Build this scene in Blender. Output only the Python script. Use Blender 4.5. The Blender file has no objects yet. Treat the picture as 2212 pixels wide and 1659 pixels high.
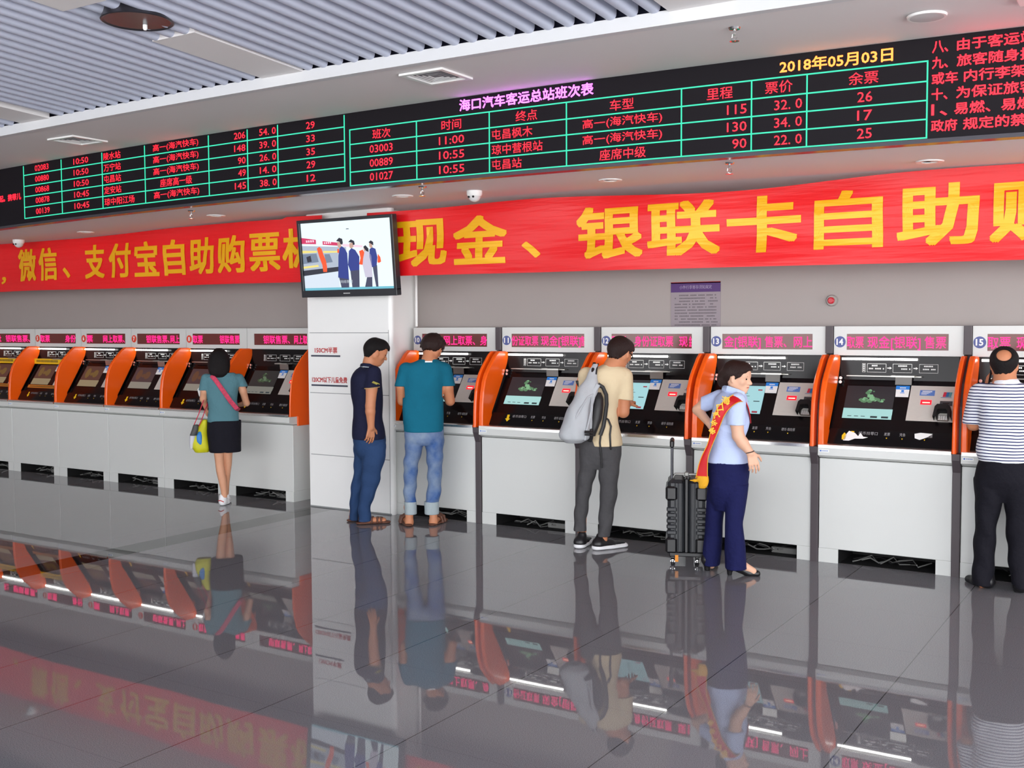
import bpy, math, random
import numpy as np
from mathutils import Matrix, Vector

S = bpy.context.scene
COL = S.collection
random.seed(7)

# ------------------------------------------------------------------ camera
FPX, CX, CY, EYE = 2334.9, 1106.0, 829.5, 1.79
PITCH, YAW, ROLL = 0.0545, 0.5625, -0.0047
fwd = np.array([-math.sin(YAW) * math.cos(PITCH), math.cos(YAW) * math.cos(PITCH), -math.sin(PITCH)])
_r = np.array([math.cos(YAW), math.sin(YAW), 0.0])
_u = np.cross(_r, fwd)
cright = _r * math.cos(ROLL) + _u * math.sin(ROLL)
cup = -_r * math.sin(ROLL) + _u * math.cos(ROLL)
cam_d = bpy.data.cameras.new('camera')
cam_d.sensor_width = 36.0
cam_d.lens = FPX / 2212.0 * 36.0
cam_d.clip_end = 200
cam = bpy.data.objects.new('camera', cam_d)
COL.objects.link(cam)
cam.matrix_world = Matrix(((cright[0], cup[0], -fwd[0], 0), (cright[1], cup[1], -fwd[1], 0),
                           (cright[2], cup[2], -fwd[2], EYE), (0, 0, 0, 1)))
S.camera = cam

# ------------------------------------------------------------------ view, world, daylight
S.view_settings.view_transform = 'Standard'
S.view_settings.look = 'None'
S.view_settings.gamma = 1.0
S.view_settings.use_curve_mapping = False
S.view_settings.exposure = 0.17
wd = bpy.data.worlds.new('hall_daylight')
S.world = wd
wd.use_nodes = True
bg = wd.node_tree.nodes['Background']
bg.inputs[0].default_value = (0.97, 0.975, 1.0, 1)
bg.inputs[1].default_value = 4.4


def area(name, loc, rot, sx, sy, power, color=(1, 1, 1)):
    l = bpy.data.lights.new(name, 'AREA')
    l.shape = 'RECTANGLE'
    l.size, l.size_y, l.energy, l.color = sx, sy, power, color
    o = bpy.data.objects.new(name, l)
    o.location = loc
    o.rotation_euler = rot
    COL.objects.link(o)
    return o


# glazed entrance front behind the photographer, and the glazing at the far side of the hall
area('daylight_entrance', (6.5, -5.0, 2.3), (math.radians(90), 0, math.radians(38)), 10, 4.2, 420, (0.95, 0.98, 1.0))
area('daylight_side', (-9.0, -8.0, 2.6), (math.radians(90), 0, math.radians(-10)), 9, 4.0, 150, (0.95, 0.97, 1.0))

# ------------------------------------------------------------------ materials
MATS = {}


def lin(h):
    out = []
    for i in (0, 2, 4):
        c = int(h[i:i + 2], 16) / 255.0
        out.append(c / 12.92 if c <= 0.04045 else ((c + 0.055) / 1.055) ** 2.4)
    return tuple(out) + (1.0,)


def mat(name, col, rough=0.5, metal=0.0, spec=0.5, emit=None, es=0.0, bump=0.0, bscale=40.0, var=0.0, vscale=20.0, stretch=(1, 1, 1), coat=0.0):
    if name in MATS:
        return MATS[name]
    m = bpy.data.materials.new(name)
    m.use_nodes = True
    nt = m.node_tree
    b = nt.nodes['Principled BSDF']
    c = lin(col) if isinstance(col, str) else tuple(col) + (1.0,)
    b.inputs['Base Color'].default_value = c
    b.inputs['Roughness'].default_value = rough
    b.inputs['Metallic'].default_value = metal
    b.inputs['Specular IOR Level'].default_value = spec
    b.inputs['Coat Weight'].default_value = coat
    if emit is not None:
        e = lin(emit) if isinstance(emit, str) else tuple(emit) + (1.0,)
        b.inputs['Emission Color'].default_value = e
        b.inputs['Emission Strength'].default_value = es
    if bump or var:
        tc = nt.nodes.new('ShaderNodeTexCoord')
        mp = nt.nodes.new('ShaderNodeMapping')
        mp.inputs['Scale'].default_value = stretch
        nt.links.new(tc.outputs['Object'], mp.inputs['Vector'])
        if bump:
            n = nt.nodes.new('ShaderNodeTexNoise')
            n.inputs['Scale'].default_value = bscale
            n.inputs['Detail'].default_value = 3
            nt.links.new(mp.outputs[0], n.inputs['Vector'])
            bp = nt.nodes.new('ShaderNodeBump')
            bp.inputs['Strength'].default_value = bump
            bp.inputs['Distance'].default_value = 0.02
            nt.links.new(n.outputs['Fac'], bp.inputs['Height'])
            nt.links.new(bp.outputs[0], b.inputs['Normal'])
        if var:
            n2 = nt.nodes.new('ShaderNodeTexNoise')
            n2.inputs['Scale'].default_value = vscale
            n2.inputs['Detail'].default_value = 4
            nt.links.new(mp.outputs[0], n2.inputs['Vector'])
            mx = nt.nodes.new('ShaderNodeMixRGB')
            mx.inputs[1].default_value = tuple(x * (1 - var) for x in c[:3]) + (1,)
            mx.inputs[2].default_value = tuple(min(1, x * (1 + var)) for x in c[:3]) + (1,)
            nt.links.new(n2.outputs['Fac'], mx.inputs[0])
            nt.links.new(mx.outputs[0], b.inputs['Base Color'])
    MATS[name] = m
    return m


def glow(name, col, strength, base='101010'):
    return mat(name, base, 0.6, emit=col, es=strength)


M = dict(
    wall=mat('wall_paint', 'a29a96', 0.55, var=0.03, vscale=3),
    white=mat('kiosk_white', 'd6d8d5', 0.35, var=0.015, vscale=5),
    pillar=mat('pillar_panel', 'f7f7f5', 0.3, var=0.01, vscale=4),
    seam=mat('seam_grey', '8d9090', 0.6),
    soffit=mat('soffit_paint', 'ebe7e6', 0.7),
    fascia=mat('fascia_white', 'dadbdd', 0.5),
    slat=mat('slat_metal', 'c3c8da', 0.5),
    plenum=mat('plenum_blue', '1d1f38', 0.9),
    dark=mat('console_black', '110e10', 0.2, spec=0.22),
    darkm=mat('matt_black', '0c0b0c', 0.7),
    post=mat('post_dark', '4a4246', 0.45),
    orange=mat('fin_orange', 'ff6208', 0.35, coat=0.2),
    steel=mat('brushed_steel', 'b9b8b2', 0.33, metal=0.85, var=0.06, vscale=60, stretch=(1, 30, 30)),
    panel=mat('steel_panel', 'd2cec6', 0.42, metal=0.1, var=0.05, vscale=30, stretch=(1, 8, 8)),
    chrome=mat('chrome', 'e6e6e6', 0.12, metal=1.0),
    tube=glow('light_tube', (1.0, 1.0, 0.96), 9.0),
    ledbg=mat('led_black', '120d14', 0.6, spec=0.2),
    red=glow('led_red', (1.0, 0.010, 0.026), 2.8),
    grid=glow('led_cyan', (0.045, 0.95, 0.55), 0.95),
    purple=glow('led_purple', (0.85, 0.13, 1.0), 3.4),
    amber=glow('led_amber', (1.0, 0.20, 0.03), 3.4),
    kled=mat('kiosk_led_panel', '6a302c', 0.22),
    kpink=glow('kiosk_led_pink', (1.0, 0.010, 0.17), 2.6),
    badge=mat('badge_blue', '525d98', 0.5),
    badgered=mat('badge_red', 'e0452c', 0.5),
    paper=mat('paper_white', 'f2f3f1', 0.7),
    stblue=mat('sticker_blue', '2f86e0', 0.5),
    lblue=mat('label_blue', '5d7fc4', 0.5),
    ltext=mat('label_text', 'dfe0de', 0.6),
    yellow=mat('sign_yellow', 'f2c417', 0.5),
    slotred=glow('slot_red', (1.0, 0.01, 0.03), 1.0, 'c01020'),
    slotlit=glow('slot_lit', (1.0, 0.75, 0.45), 2.0),
    gold=mat('banner_gold', 'f4b40c', 0.34, metal=0.15, bump=0.5, bscale=2.6, stretch=(0.5, 1, 4.5)),
    banner=mat('banner_red', 'e8141c', 0.38, bump=0.55, bscale=2.4, stretch=(0.45, 1, 4.5)),
    bezel=mat('tv_bezel', '24262c', 0.35),
    text_red=mat('marker_red', 'c23030', 0.6),
    text_dark=mat('marker_dark', '3a3f4e', 0.6),
    cable=mat('cable_grey', '6e6e6c', 0.5),
    cdark=mat('cable_black', '1d1c1e', 0.5),
)


# ------------------------------------------------------------------ mesh builder
class MB:
    def __init__(s):
        s.v, s.f, s.m = [], [], []

    def add(s, verts, faces, mi=0):
        o = len(s.v)
        s.v += [tuple(p) for p in verts]
        s.f += [tuple(i + o for i in f) for f in faces]
        s.m += [mi] * len(faces)
        return s

    def quad(s, a, b, c, d, mi=0):
        return s.add([a, b, c, d], [(0, 1, 2, 3)], mi)

    def box(s, x0, x1, y0, y1, z0, z1, mi=0, bev=0.0, nx=1):
        if bev > 0:
            b = min(bev, (x1 - x0) / 2.01, (y1 - y0) / 2.01, (z1 - z0) / 2.01)
            # chamfered box: 24 corner points
            P, idx = [], {}
            for i, x in enumerate((x0, x1)):
                for j, y in enumerate((y0, y1)):
                    for k, z in enumerate((z0, z1)):
                        sx, sy, sz = (1 - 2 * i) * b, (1 - 2 * j) * b, (1 - 2 * k) * b
                        for a, q in enumerate(((x, y + sy, z + sz), (x + sx, y, z + sz), (x + sx, y + sy, z))):
                            idx[(i, j, k, a)] = len(P)
                            P.append(q)
            F = []
            for i in (0, 1):
                F.append([idx[(i, j, k, 0)] for j, k in ((0, 0), (1, 0), (1, 1), (0, 1))])
                F.append([idx[(j, i, k, 1)] for j, k in ((0, 0), (1, 0), (1, 1), (0, 1))])
                F.append([idx[(j, k, i, 2)] for j, k in ((0, 0), (1, 0), (1, 1), (0, 1))])
            for j in (0, 1):
                for k in (0, 1):
                    F.append([idx[(0, j, k, 1)], idx[(1, j, k, 1)], idx[(1, j, k, 2)], idx[(0, j, k, 2)]])
                    F.append([idx[(j, 0, k, 0)], idx[(j, 1, k, 0)], idx[(j, 1, k, 2)], idx[(j, 0, k, 2)]])
                    F.append([idx[(j, k, 0, 0)], idx[(j, k, 1, 0)], idx[(j, k, 1, 1)], idx[(j, k, 0, 1)]])
                    for i in (0, 1):
                        F.append([idx[(i, j, k, 0)], idx[(i, j, k, 1)], idx[(i, j, k, 2)]]) if k == 0 and False else None
            for i in (0, 1):
                for j in (0, 1):
                    for k in (0, 1):
                        F.append([idx[(i, j, k, a)] for a in (0, 1, 2)])
            return s.add(P, F, mi)
        xs = [x0 + (x1 - x0) * i / nx for i in range(nx + 1)]
        P = [(x, y, z) for x in xs for (y, z) in ((y0, z0), (y1, z0), (y1, z1), (y0, z1))]
        F = [(0, 3, 2, 1), tuple(len(P) - 4 + i for i in range(4))]
        for i in range(nx):
            a, b = 4 * i, 4 * i + 4
            for k in range(4):
                F.append((a + k, a + (k + 1) % 4, b + (k + 1) % 4, b + k))
        return s.add(P, F, mi)

    def prism(s, poly, x0, x1, mi=0, axis='x', bev=0.0):
        """poly of (p,q) extruded along axis; x: (y,z), y: (x,z), z: (x,y). bev insets the two end faces."""
        def mk(p, q, t):
            return (t, p, q) if axis == 'x' else ((p, t, q) if axis == 'y' else (p, q, t))
        n = len(poly)
        rings = []
        if bev > 0:
            cx = sum(p for p, q in poly) / n
            cy = sum(q for p, q in poly) / n
            ins = []
            for i in range(n):
                (ax, ay), (bx, by), (qx, qy) = poly[i - 1], poly[i], poly[(i + 1) % n]
                d1 = Vector((bx - ax, by - ay)).normalized()
                d2 = Vector((qx - bx, qy - by)).normalized()
                nn = Vector((-(d1.y + d2.y), d1.x + d2.x))
                nn = nn.normalized() if nn.length > 1e-6 else Vector((0, 0))
                if nn.dot(Vector((cx - bx, cy - by))) < 0:
                    nn = -nn
                ins.append((bx + nn.x * bev, by + nn.y * bev))
            rings = [(ins, x0), (poly, x0 + bev), (poly, x1 - bev), (ins, x1)]
        else:
            rings = [(poly, x0), (poly, x1)]
        P = [mk(p, q, t) for pl, t in rings for p, q in pl]
        F = [tuple(range(n)), tuple(range(len(P) - 1, len(P) - n - 1, -1))]
        for r in range(len(rings) - 1):
            for i in range(n):
                j = (i + 1) % n
                F.append((r * n + i, (r + 1) * n + i, (r + 1) * n + j, r * n + j))
        return s.add(P, F, mi)

    def cyl(s, c0, c1, r0, r1=None, seg=16, mi=0, caps=True):
        r1 = r0 if r1 is None else r1
        a, b = Vector(c0), Vector(c1)
        d = (b - a).normalized()
        u = d.orthogonal().normalized()
        w = d.cross(u)
        P = []
        for c, r in ((a, r0), (b, r1)):
            for i in range(seg):
                t = 2 * math.pi * i / seg
                P.append(tuple(c + (u * math.cos(t) + w * math.sin(t)) * r))
        F = [(i, (i + 1) % seg, seg + (i + 1) % seg, seg + i) for i in range(seg)]
        if caps:
            F += [tuple(range(seg - 1, -1, -1)), tuple(range(seg, 2 * seg))]
        return s.add(P, F, mi)

    def tube(s, pts, r, seg=8, mi=0, flat=1.0, up=None):
        pts = [Vector(p) for p in pts]
        rr = r if isinstance(r, (list, tuple)) else [r] * len(pts)
        P, n = [], len(pts)
        pu = None
        for i, p in enumerate(pts):
            d = (pts[min(i + 1, n - 1)] - pts[max(i - 1, 0)]).normalized()
            if up is not None:
                u = Vector(up) - d * d.dot(Vector(up))
                u = u.normalized() if u.length > 1e-5 else d.orthogonal().normalized()
            elif pu is None:
                u = d.orthogonal().normalized()
            else:
                u = (pu - d * d.dot(pu)).normalized()
            pu = u
            w = d.cross(u)
            for k in range(seg):
                t = 2 * math.pi * k / seg
                P.append(tuple(p + u * math.cos(t) * rr[i] * flat + w * math.sin(t) * rr[i]))
        F = [(i * seg + k, i * seg + (k + 1) % seg, (i + 1) * seg + (k + 1) % seg, (i + 1) * seg + k)
             for i in range(n - 1) for k in range(seg)]
        F += [tuple(range(seg - 1, -1, -1)), tuple((n - 1) * seg + k for k in range(seg))]
        return s.add(P, F, mi)

    def lathe(s, prof, c, seg=24, mi=0, axis='z'):
        P, F = [], []
        for r, h in prof:
            for k in range(seg):
                t = 2 * math.pi * k / seg
                if axis == 'z':
                    P.append((c[0] + r * math.cos(t), c[1] + r * math.sin(t), c[2] + h))
                else:
                    P.append((c[0] + r * math.cos(t), c[1] + h, c[2] + r * math.sin(t)))
        for i in range(len(prof) - 1):
            for k in range(seg):
                F.append((i * seg + k, i * seg + (k + 1) % seg, (i + 1) * seg + (k + 1) % seg, (i + 1) * seg + k))
        F += [tuple(range(seg)), tuple((len(prof) - 1) * seg + k for k in range(seg))]
        return s.add(P, F, mi)

    def mesh(s, name, mats, smooth=False):
        me = bpy.data.meshes.new(name)
        me.from_pydata(s.v, [], s.f)
        for m in mats:
            me.materials.append(m)
        if len(mats) > 1:
            me.polygons.foreach_set('material_index', s.m)
        if smooth:
            me.polygons.foreach_set('use_smooth', [True] * len(me.polygons))
            try:
                me.set_sharp_from_angle(angle=math.radians(38))
            except Exception:
                pass
        me.update()
        return me


def link(name, me, parent=None, loc=None):
    o = bpy.data.objects.new(name, me)
    COL.objects.link(o)
    if parent is not None:
        o.parent = parent
    if loc is not None:
        o.location = loc
    return o


def build(name, mb, mats, parent=None, loc=None, smooth=False):
    mats = mats if isinstance(mats, (list, tuple)) else [mats]
    return link(name, mb.mesh(name, mats, smooth), parent, loc)


def tag(o, label=None, cat=None, group=None, kind=None):
    for k, v in (('label', label), ('category', cat), ('group', group), ('kind', kind)):
        if v:
            o[k] = v
    return o


def empty(name, loc, label, cat, group=None, rz=0.0):
    o = bpy.data.objects.new(name, None)
    o.empty_display_size = 0.1
    COL.objects.link(o)
    o.location = loc
    o.rotation_euler = (0, 0, rz)
    return tag(o, label, cat, group)


# ------------------------------------------------------------------ lettering
_tc = {}


def glyphs(body, off=0.0, res=3):
    k = (body, off, res)
    if k not in _tc:
        cu = bpy.data.curves.new('tmp', 'FONT')
        cu.body = body
        cu.resolution_u = res
        cu.offset = off
        o = bpy.data.objects.new('tmp', cu)
        me = bpy.data.meshes.new_from_object(o)
        n = len(me.vertices)
        co = np.empty(n * 3, dtype=np.float32)
        me.vertices.foreach_get('co', co)
        co = co.reshape(-1, 3)[:, :2].copy()
        fs = [tuple(p.vertices) for p in me.polygons]
        bpy.data.objects.remove(o)
        bpy.data.curves.remove(cu)
        bpy.data.meshes.remove(me)
        _tc[k] = (co, fs)
    return _tc[k]


def text_box(mb, body, x0, x1, z0, z1, y=0.0, mi=0, bold=0.0, res=3, fn=None, em=False):
    """Lettering fitted into a box in the x-z plane, facing -y (fn maps (x,z) to a 3-D point). em: vertical fit by the em square."""
    co, fs = glyphs(body, 0.0, res)
    if len(co) == 0:
        return
    lo, hi = co.min(0), co.max(0)
    if em:
        lo = np.array([lo[0], -0.08]); hi = np.array([hi[0], 0.86])
    sc = np.array([(x1 - x0) / max(1e-6, hi[0] - lo[0]), (z1 - z0) / max(1e-6, hi[1] - lo[1])])
    q = (co - lo) * sc + np.array([x0, z0])
    steps = [(0, 0)] if not bold else [(0, 0)] + [(bold * math.cos(t), bold * math.sin(t)) for t in [math.pi / 4 * i for i in range(8)]]
    for k, (dx, dz) in enumerate(steps):
        if fn:
            mb.add([fn(a + dx, b + dz) for a, b in q], fs, mi)
        else:
            mb.add([(float(a) + dx, y - 0.00012 * k, float(b) + dz) for a, b in q], fs, mi)


def sub_faces(mb, maxlen):
    """split long triangles of lettering so that it can follow cloth"""
    v, f, m = mb.v, mb.f, mb.m
    import bmesh
    bm = bmesh.new()
    vs = [bm.verts.new(p) for p in v]
    for face in f:
        try:
            bm.faces.new([vs[i] for i in face])
        except ValueError:
            pass
    bmesh.ops.remove_doubles(bm, verts=bm.verts, dist=1e-5)
    for _ in range(3):
        es = [e for e in bm.edges if e.calc_length() > maxlen]
        if not es:
            break
        bmesh.ops.subdivide_edges(bm, edges=es, cuts=1)
        bmesh.ops.triangulate(bm, faces=bm.faces)
    bm.verts.index_update()
    r = MB()
    r.v = [tuple(x.co) for x in bm.verts]
    r.f = [tuple(x.index for x in fc.verts) for fc in bm.faces]
    r.m = [0] * len(r.f)
    bm.free()
    return r


# ------------------------------------------------------------------ setting
def lens_bow(x):
    """z bend imitating barrel lens distortion; bulkhead and board have no real arch"""
    x = min(max(x, -10.8), -0.4)
    return -0.0026 * (x + 5.2) ** 2


def lens_bowed(mb):  # bends a level mesh in z, as barrel lens distortion would show it
    mb.v = [(x, y, z + lens_bow(x)) for x, y, z in mb.v]
    return mb


def floor_material():
    m = bpy.data.materials.new('polished_granite')
    m.use_nodes = True
    nt = m.node_tree
    b = nt.nodes['Principled BSDF']
    L = nt.links.new
    g = nt.nodes.new('ShaderNodeNewGeometry')
    sp = nt.nodes.new('ShaderNodeSeparateXYZ')
    L(g.outputs['Position'], sp.inputs[0])

    def math_(op, a, bb=None):
        n = nt.nodes.new('ShaderNodeMath')
        n.operation = op
        for i, q in enumerate((a, bb)):
            if q is None:
                continue
            if isinstance(q, (int, float)):
                n.inputs[i].default_value = q
            else:
                L(q, n.inputs[i])
        return n.outputs[0]

    def joint(coord, off, pitch, w):
        t = math_('ADD', coord, off)
        t = math_('DIVIDE', t, pitch)
        t = math_('FRACT', t)
        t = math_('SUBTRACT', t, 0.5)
        t = math_('ABSOLUTE', t)
        return math_('GREATER_THAN', t, 0.5 - w / pitch / 2)
    jx = joint(sp.outputs[0], 1.2194 + 81.0, 0.81, 0.005)
    jy = joint(sp.outputs[1], 0.42, 0.81, 0.003)
    s1 = math_('GREATER_THAN', sp.outputs[0], -7.36)
    s2 = math_('LESS_THAN', sp.outputs[0], -7.06)
    strip = math_('MULTIPLY', s1, s2)
    n = nt.nodes.new('ShaderNodeTexNoise')
    n.inputs['Scale'].default_value = 260
    n.inputs['Detail'].default_value = 2
    L(g.outputs['Position'], n.inputs['Vector'])
    cr = nt.nodes.new('ShaderNodeValToRGB')
    cr.color_ramp.elements[0].position = 0.35
    cr.color_ramp.elements[0].color = lin('68676a')
    cr.color_ramp.elements[1].position = 0.66
    cr.color_ramp.elements[1].color = lin('908f93')
    L(n.outputs['Fac'], cr.inputs[0])

    def mix(f, a, col):
        mx = nt.nodes.new('ShaderNodeMixRGB')
        L(f, mx.inputs[0])
        L(a, mx.inputs[1])
        mx.inputs[2].default_value = lin(col)
        return mx.outputs[0]
    c = mix(strip, cr.outputs[0], '2c2a2d')
    c = mix(math_('MULTIPLY', jy, 0.25), c, '2a2a2b')
    c = mix(math_('MULTIPLY', jx, 0.8), c, '202022')
    L(c, b.inputs['Base Color'])
    b.inputs['Roughness'].default_value = 0.02
    b.inputs['IOR'].default_value = 1.5
    n2 = nt.nodes.new('ShaderNodeTexNoise')
    n2.inputs['Scale'].default_value = 3.0
    L(g.outputs['Position'], n2.inputs['Vector'])
    bp = nt.nodes.new('ShaderNodeBump')
    bp.inputs['Strength'].default_value = 0.012
    bp.inputs['Distance'].default_value = 0.01
    L(n2.outputs['Fac'], bp.inputs['Height'])
    L(bp.outputs[0], b.inputs['Normal'])
    return m


XL, XR = -20.0, 6.0
Yw = 8.55
tag(build('floor', MB().box(XL, XR, 1.2, Yw + 0.3, -0.1, 0), floor_material()), kind='structure')
tag(build('floor_bounce', MB().box(XL, XR, -12, 1.2, -0.1, 0), mat('floor_bounce_pale', 'e8e6e2', 0.5, var=0.03, vscale=2)), kind='structure')  # unseen floor, made pale to bounce daylight up onto the soffits
tag(build('wall_back', MB().box(XL, XR, Yw, Yw + 0.25, 0, 3.6), M['wall']), kind='structure')
tag(build('wall_left', MB().box(-16.3, -16.05, -10, Yw, 0, 3.9), M['wall']), kind='structure')
w = MB().box(XL, XR, 6.785, Yw, 2.89, 2.98, nx=52)
tag(build('ceiling_lower', lens_bowed(w), M['soffit']), kind='structure')
w = MB().box(XL, XR, 5.72, 6.95, 3.487, 3.56, nx=52)
tag(build('ceiling_upper', lens_bowed(w), M['soffit']), kind='structure')
w = MB().box(XL, XR, 6.785, 6.95, 2.98, 3.487, nx=52)
tag(build('wall_bulkhead', lens_bowed(w), M['soffit']), kind='structure')
w = MB().box(XL, XR, 5.66, 5.72, 3.481, 3.56, nx=52)
tag(build('trim_1', lens_bowed(w), M['fascia']), kind='structure')
tag(build('ceiling_plenum_light_block', MB().box(XL, XR, -0.6, 5.9, 4.05, 4.1).box(XL, XR, 0.15, 0.2, 3.85, 4.1).box(XL, -1.5, -12, -0.6, 4.05, 4.1).box(XL, XR, 5.72, 5.8, 3.52, 4.1), M['plenum']), kind='structure')  # unseen rear slab added to block sky on the left, open on the right

# slatted ceiling rising gently away from the bulkhead, with flush blank panels let into it
SL = 0.055


def slz(y):
    return 3.552 + SL * (5.66 - y)


PANELS = [(-5.66, -5.27, 4.70, 5.66), (-5.66, -5.27, 3.05, 4.06), (-8.5, -8.11, 4.7, 5.66), (-2.52, -2.13, 4.7, 5.66),
          (-8.5, -8.11, 3.05, 4.06), (-11.35, -10.96, 4.7, 5.66)]
sm = MB()
x = -15.9
while x < 3.0:
    cuts = sorted((p[2], p[3]) for p in PANELS if p[0] - 0.03 < x < p[1] + 0.03)
    segs, y0 = [], 0.2
    for a, b in cuts:
        segs.append((y0, a))
        y0 = b
    segs.append((y0, 5.66))
    prof = [(-0.037, 0.17), (-0.038, 0.035), (-0.035, 0.019), (-0.028, 0.008), (-0.016, 0.002), (0, 0), (0.016, 0.002), (0.028, 0.008), (0.035, 0.019), (0.038, 0.035), (0.037, 0.17)]
    for a, b in segs:
        if b - a < 0.05:
            continue
        n = len(prof)
        P = [(x + px, yy, slz(yy) + pz + lens_bow(x)) for yy in (a, b) for px, pz in prof]
        sm.add(P, [(i, (i + 1) % n, n + (i + 1) % n, n + i) for i in range(n)] + [tuple(range(n)), tuple(range(2 * n - 1, n - 1, -1))])
    x += 0.137
tag(build('ceiling_slats', sm, M['slat'], smooth=True), kind='structure')
pm = MB()
for a, b, c, d in PANELS:
    xm = (a + b) / 2
    P = [(xx, yy, slz(yy) + zz + lens_bow(xm)) for zz in (0.0, 0.05) for xx, yy in ((a, c), (b, c), (b, d), (a, d))]
    pm.add(P, [(0, 1, 2, 3), (7, 6, 5, 4), (0, 1, 5, 4), (1, 2, 6, 5), (2, 3, 7, 6), (3, 0, 4, 7)])
tag(build('ceiling_panels', pm, M['soffit']), kind='structure')

# pillar with panel joints
PX0, PX1, PY0 = -7.40, -6.355, 7.965
pl = MB()
r = 0.035
arc = [(PX1 - r + r * math.sin(t), PY0 + r - r * math.cos(t)) for t in [i * math.pi / 12 for i in range(7)]]
arcl = [(PX0 + r * 0.3, PY0)]
pl.prism([(PX0, Yw), (PX0, PY0)] + arc + [(PX1 - 0.004, PY0 + 0.06), (-6.44, PY0 + 0.10), (-6.50, Yw)], 0.0, 2.91, axis='z')
for z in (0.52, 1.13, 1.72, 2.32):
    pl.box(PX0 + 0.02, PX1 - 0.03, PY0 - 0.001, PY0 + 0.01, z, z + 0.006, 1)
pl.box(PX1 - 0.034, PX1 - 0.03, PY0 - 0.001, PY0 + 0.01, 0.0, 1.75, 1)
pl.box(PX0, PX1 - 0.02, PY0 - 0.002, PY0 + 0.02, 0.0, 0.012, 1)
tag(build('wall_pillar', pl, [M['pillar'], M['seam']]), kind='structure')
tag(build('conduit_pipe', MB().cyl((-6.445, 8.475, 1.78), (-6.445, 8.475, 2.90), 0.013), M['pillar'], smooth=True),
    'thin white pipe running up the wall behind the square pillar', 'pipe')


# ------------------------------------------------------------------ kiosks
def con(x, z, o=0.0):
    return (x, 0.14 + (z - 1.0) * 0.656 - 0.836 * o, z + 0.549 * o)


def upp(x, z, o=0.0):
    return (x, 0.37 + (z - 1.36) * 0.059 - o, z)


def low(x, z, o=0.0):
    return (x, 0.05 + (z - 0.88) * 0.583 - 0.864 * o, z + 0.504 * o)


def slab(mb, fn, x0, x1, z0, z1, o=0.002, mi=0, xs=None):
    """thin plate lying on one of the console planes; xs = (bottom x0, bottom x1) for a skewed plate"""
    b0, b1 = xs if xs else (x0, x1)
    P = [fn(b0, z0, 0), fn(b1, z0, 0), fn(x1, z1, 0), fn(x0, z1, 0), fn(b0, z0, o), fn(b1, z0, o), fn(x1, z1, o), fn(x0, z1, o)]
    mb.add(P, [(4, 5, 6, 7), (0, 1, 5, 4), (1, 2, 6, 5), (2, 3, 7, 6), (3, 0, 4, 7)], mi)


W = 0.945
_pm = {}


def shared(key, fn):
    if key not in _pm:
        _pm[key] = fn()
    return _pm[key]


def p_cabinet():
    mb = MB()
    mb.box(0.0, W, 0.0, 0.46, 0.105, 0.785, bev=0.004)
    mb.box(0.0, 0.147, 0.0, 0.46, 0, 0.1052)
    mb.box(0.839, W, 0.0, 0.46, 0, 0.1052)
    mb.prism([(-0.05, 0.812), (-0.05, 0.868), (-0.047, 0.872), (0.05, 0.872), (0.46, 0.872), (0.46, 0.79), (0.0, 0.79)], 0.0, W, bev=0.002)
    return mb.mesh('base_cabinet', [M['white']])


def p_recess():
    mb = MB()
    mb.box(0.148, 0.838, 0.40, 0.45, 0.0, 0.104)
    mb.box(0.148, 0.838, 0.03, 0.45, 0.1, 0.104)
    mb.box(0.1475, 0.1495, 0.004, 0.45, 0.0, 0.104)
    mb.box(0.8365, 0.8385, 0.004, 0.45, 0.0, 0.104)
    mb.box(0.148, 0.838, 0.02, 0.45, 0.0, 0.002)
    return mb.mesh('plinth_recess', [M['darkm']])


def p_cables(seed):
    rr = random.Random(seed)
    mb = MB()
    for k in range(3):
        x, pts = 0.2 + rr.random() * 0.15, []
        for i in range(9):
            pts.append((x, 0.06 + rr.random() * 0.16, 0.012 + abs(math.sin(i * 0.9 + k * 1.7)) * 0.05 * rr.random() + 0.004 * k))
            x += 0.04 + rr.random() * 0.03
        mb.tube(pts, 0.004 + 0.002 * rr.random(), 6, mi=k % 2)
    if seed % 2:
        mb.box(0.60, 0.80, 0.12, 0.17, 0.004, 0.05, 0, bev=0.004)
    return mb.mesh('cables', [M['cable'], M['cdark']], True)


def p_edge():
    mb = MB()
    mb.prism([(-0.055, 0.868), (-0.055, 0.890), (-0.049, 0.895), (0.03, 0.896), (0.05, 0.886), (0.05, 0.868)], 0.005, W - 0.005)
    return mb.mesh('steel_edge', [mat('edge_steel', 'e9e9e6', 0.22, metal=0.9)])


def p_console():
    mb = MB()
    mb.prism([(0.05, 0.873), (0.05, 0.88), (0.12, 1.0), (0.14, 1.0), (0.35, 1.32), (0.37, 1.36), (0.38, 1.54), (0.47, 1.54), (0.47, 0.873)], 0.036, W - 0.036)
    return mb.mesh('console', [M['dark']])


def p_fin(x0, x1):
    front = [(0.235, 1.552), (0.185, 1.52), (0.135, 1.47), (0.085, 1.42), (0.035, 1.36), (-0.002, 1.29), (-0.028, 1.2), (-0.043, 1.1), (-0.05, 1.0), (-0.052, 0.872)]
    back = [(0.11, 0.872), (0.11, 1.0), (0.16, 1.08), (0.26, 1.24), (0.33, 1.36), (0.372, 1.44), (0.385, 1.48), (0.385, 1.54), (0.36, 1.55)]
    return MB().prism(front + back, x0, x1, bev=0.008).mesh('side_fin', [M['orange']])


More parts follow.
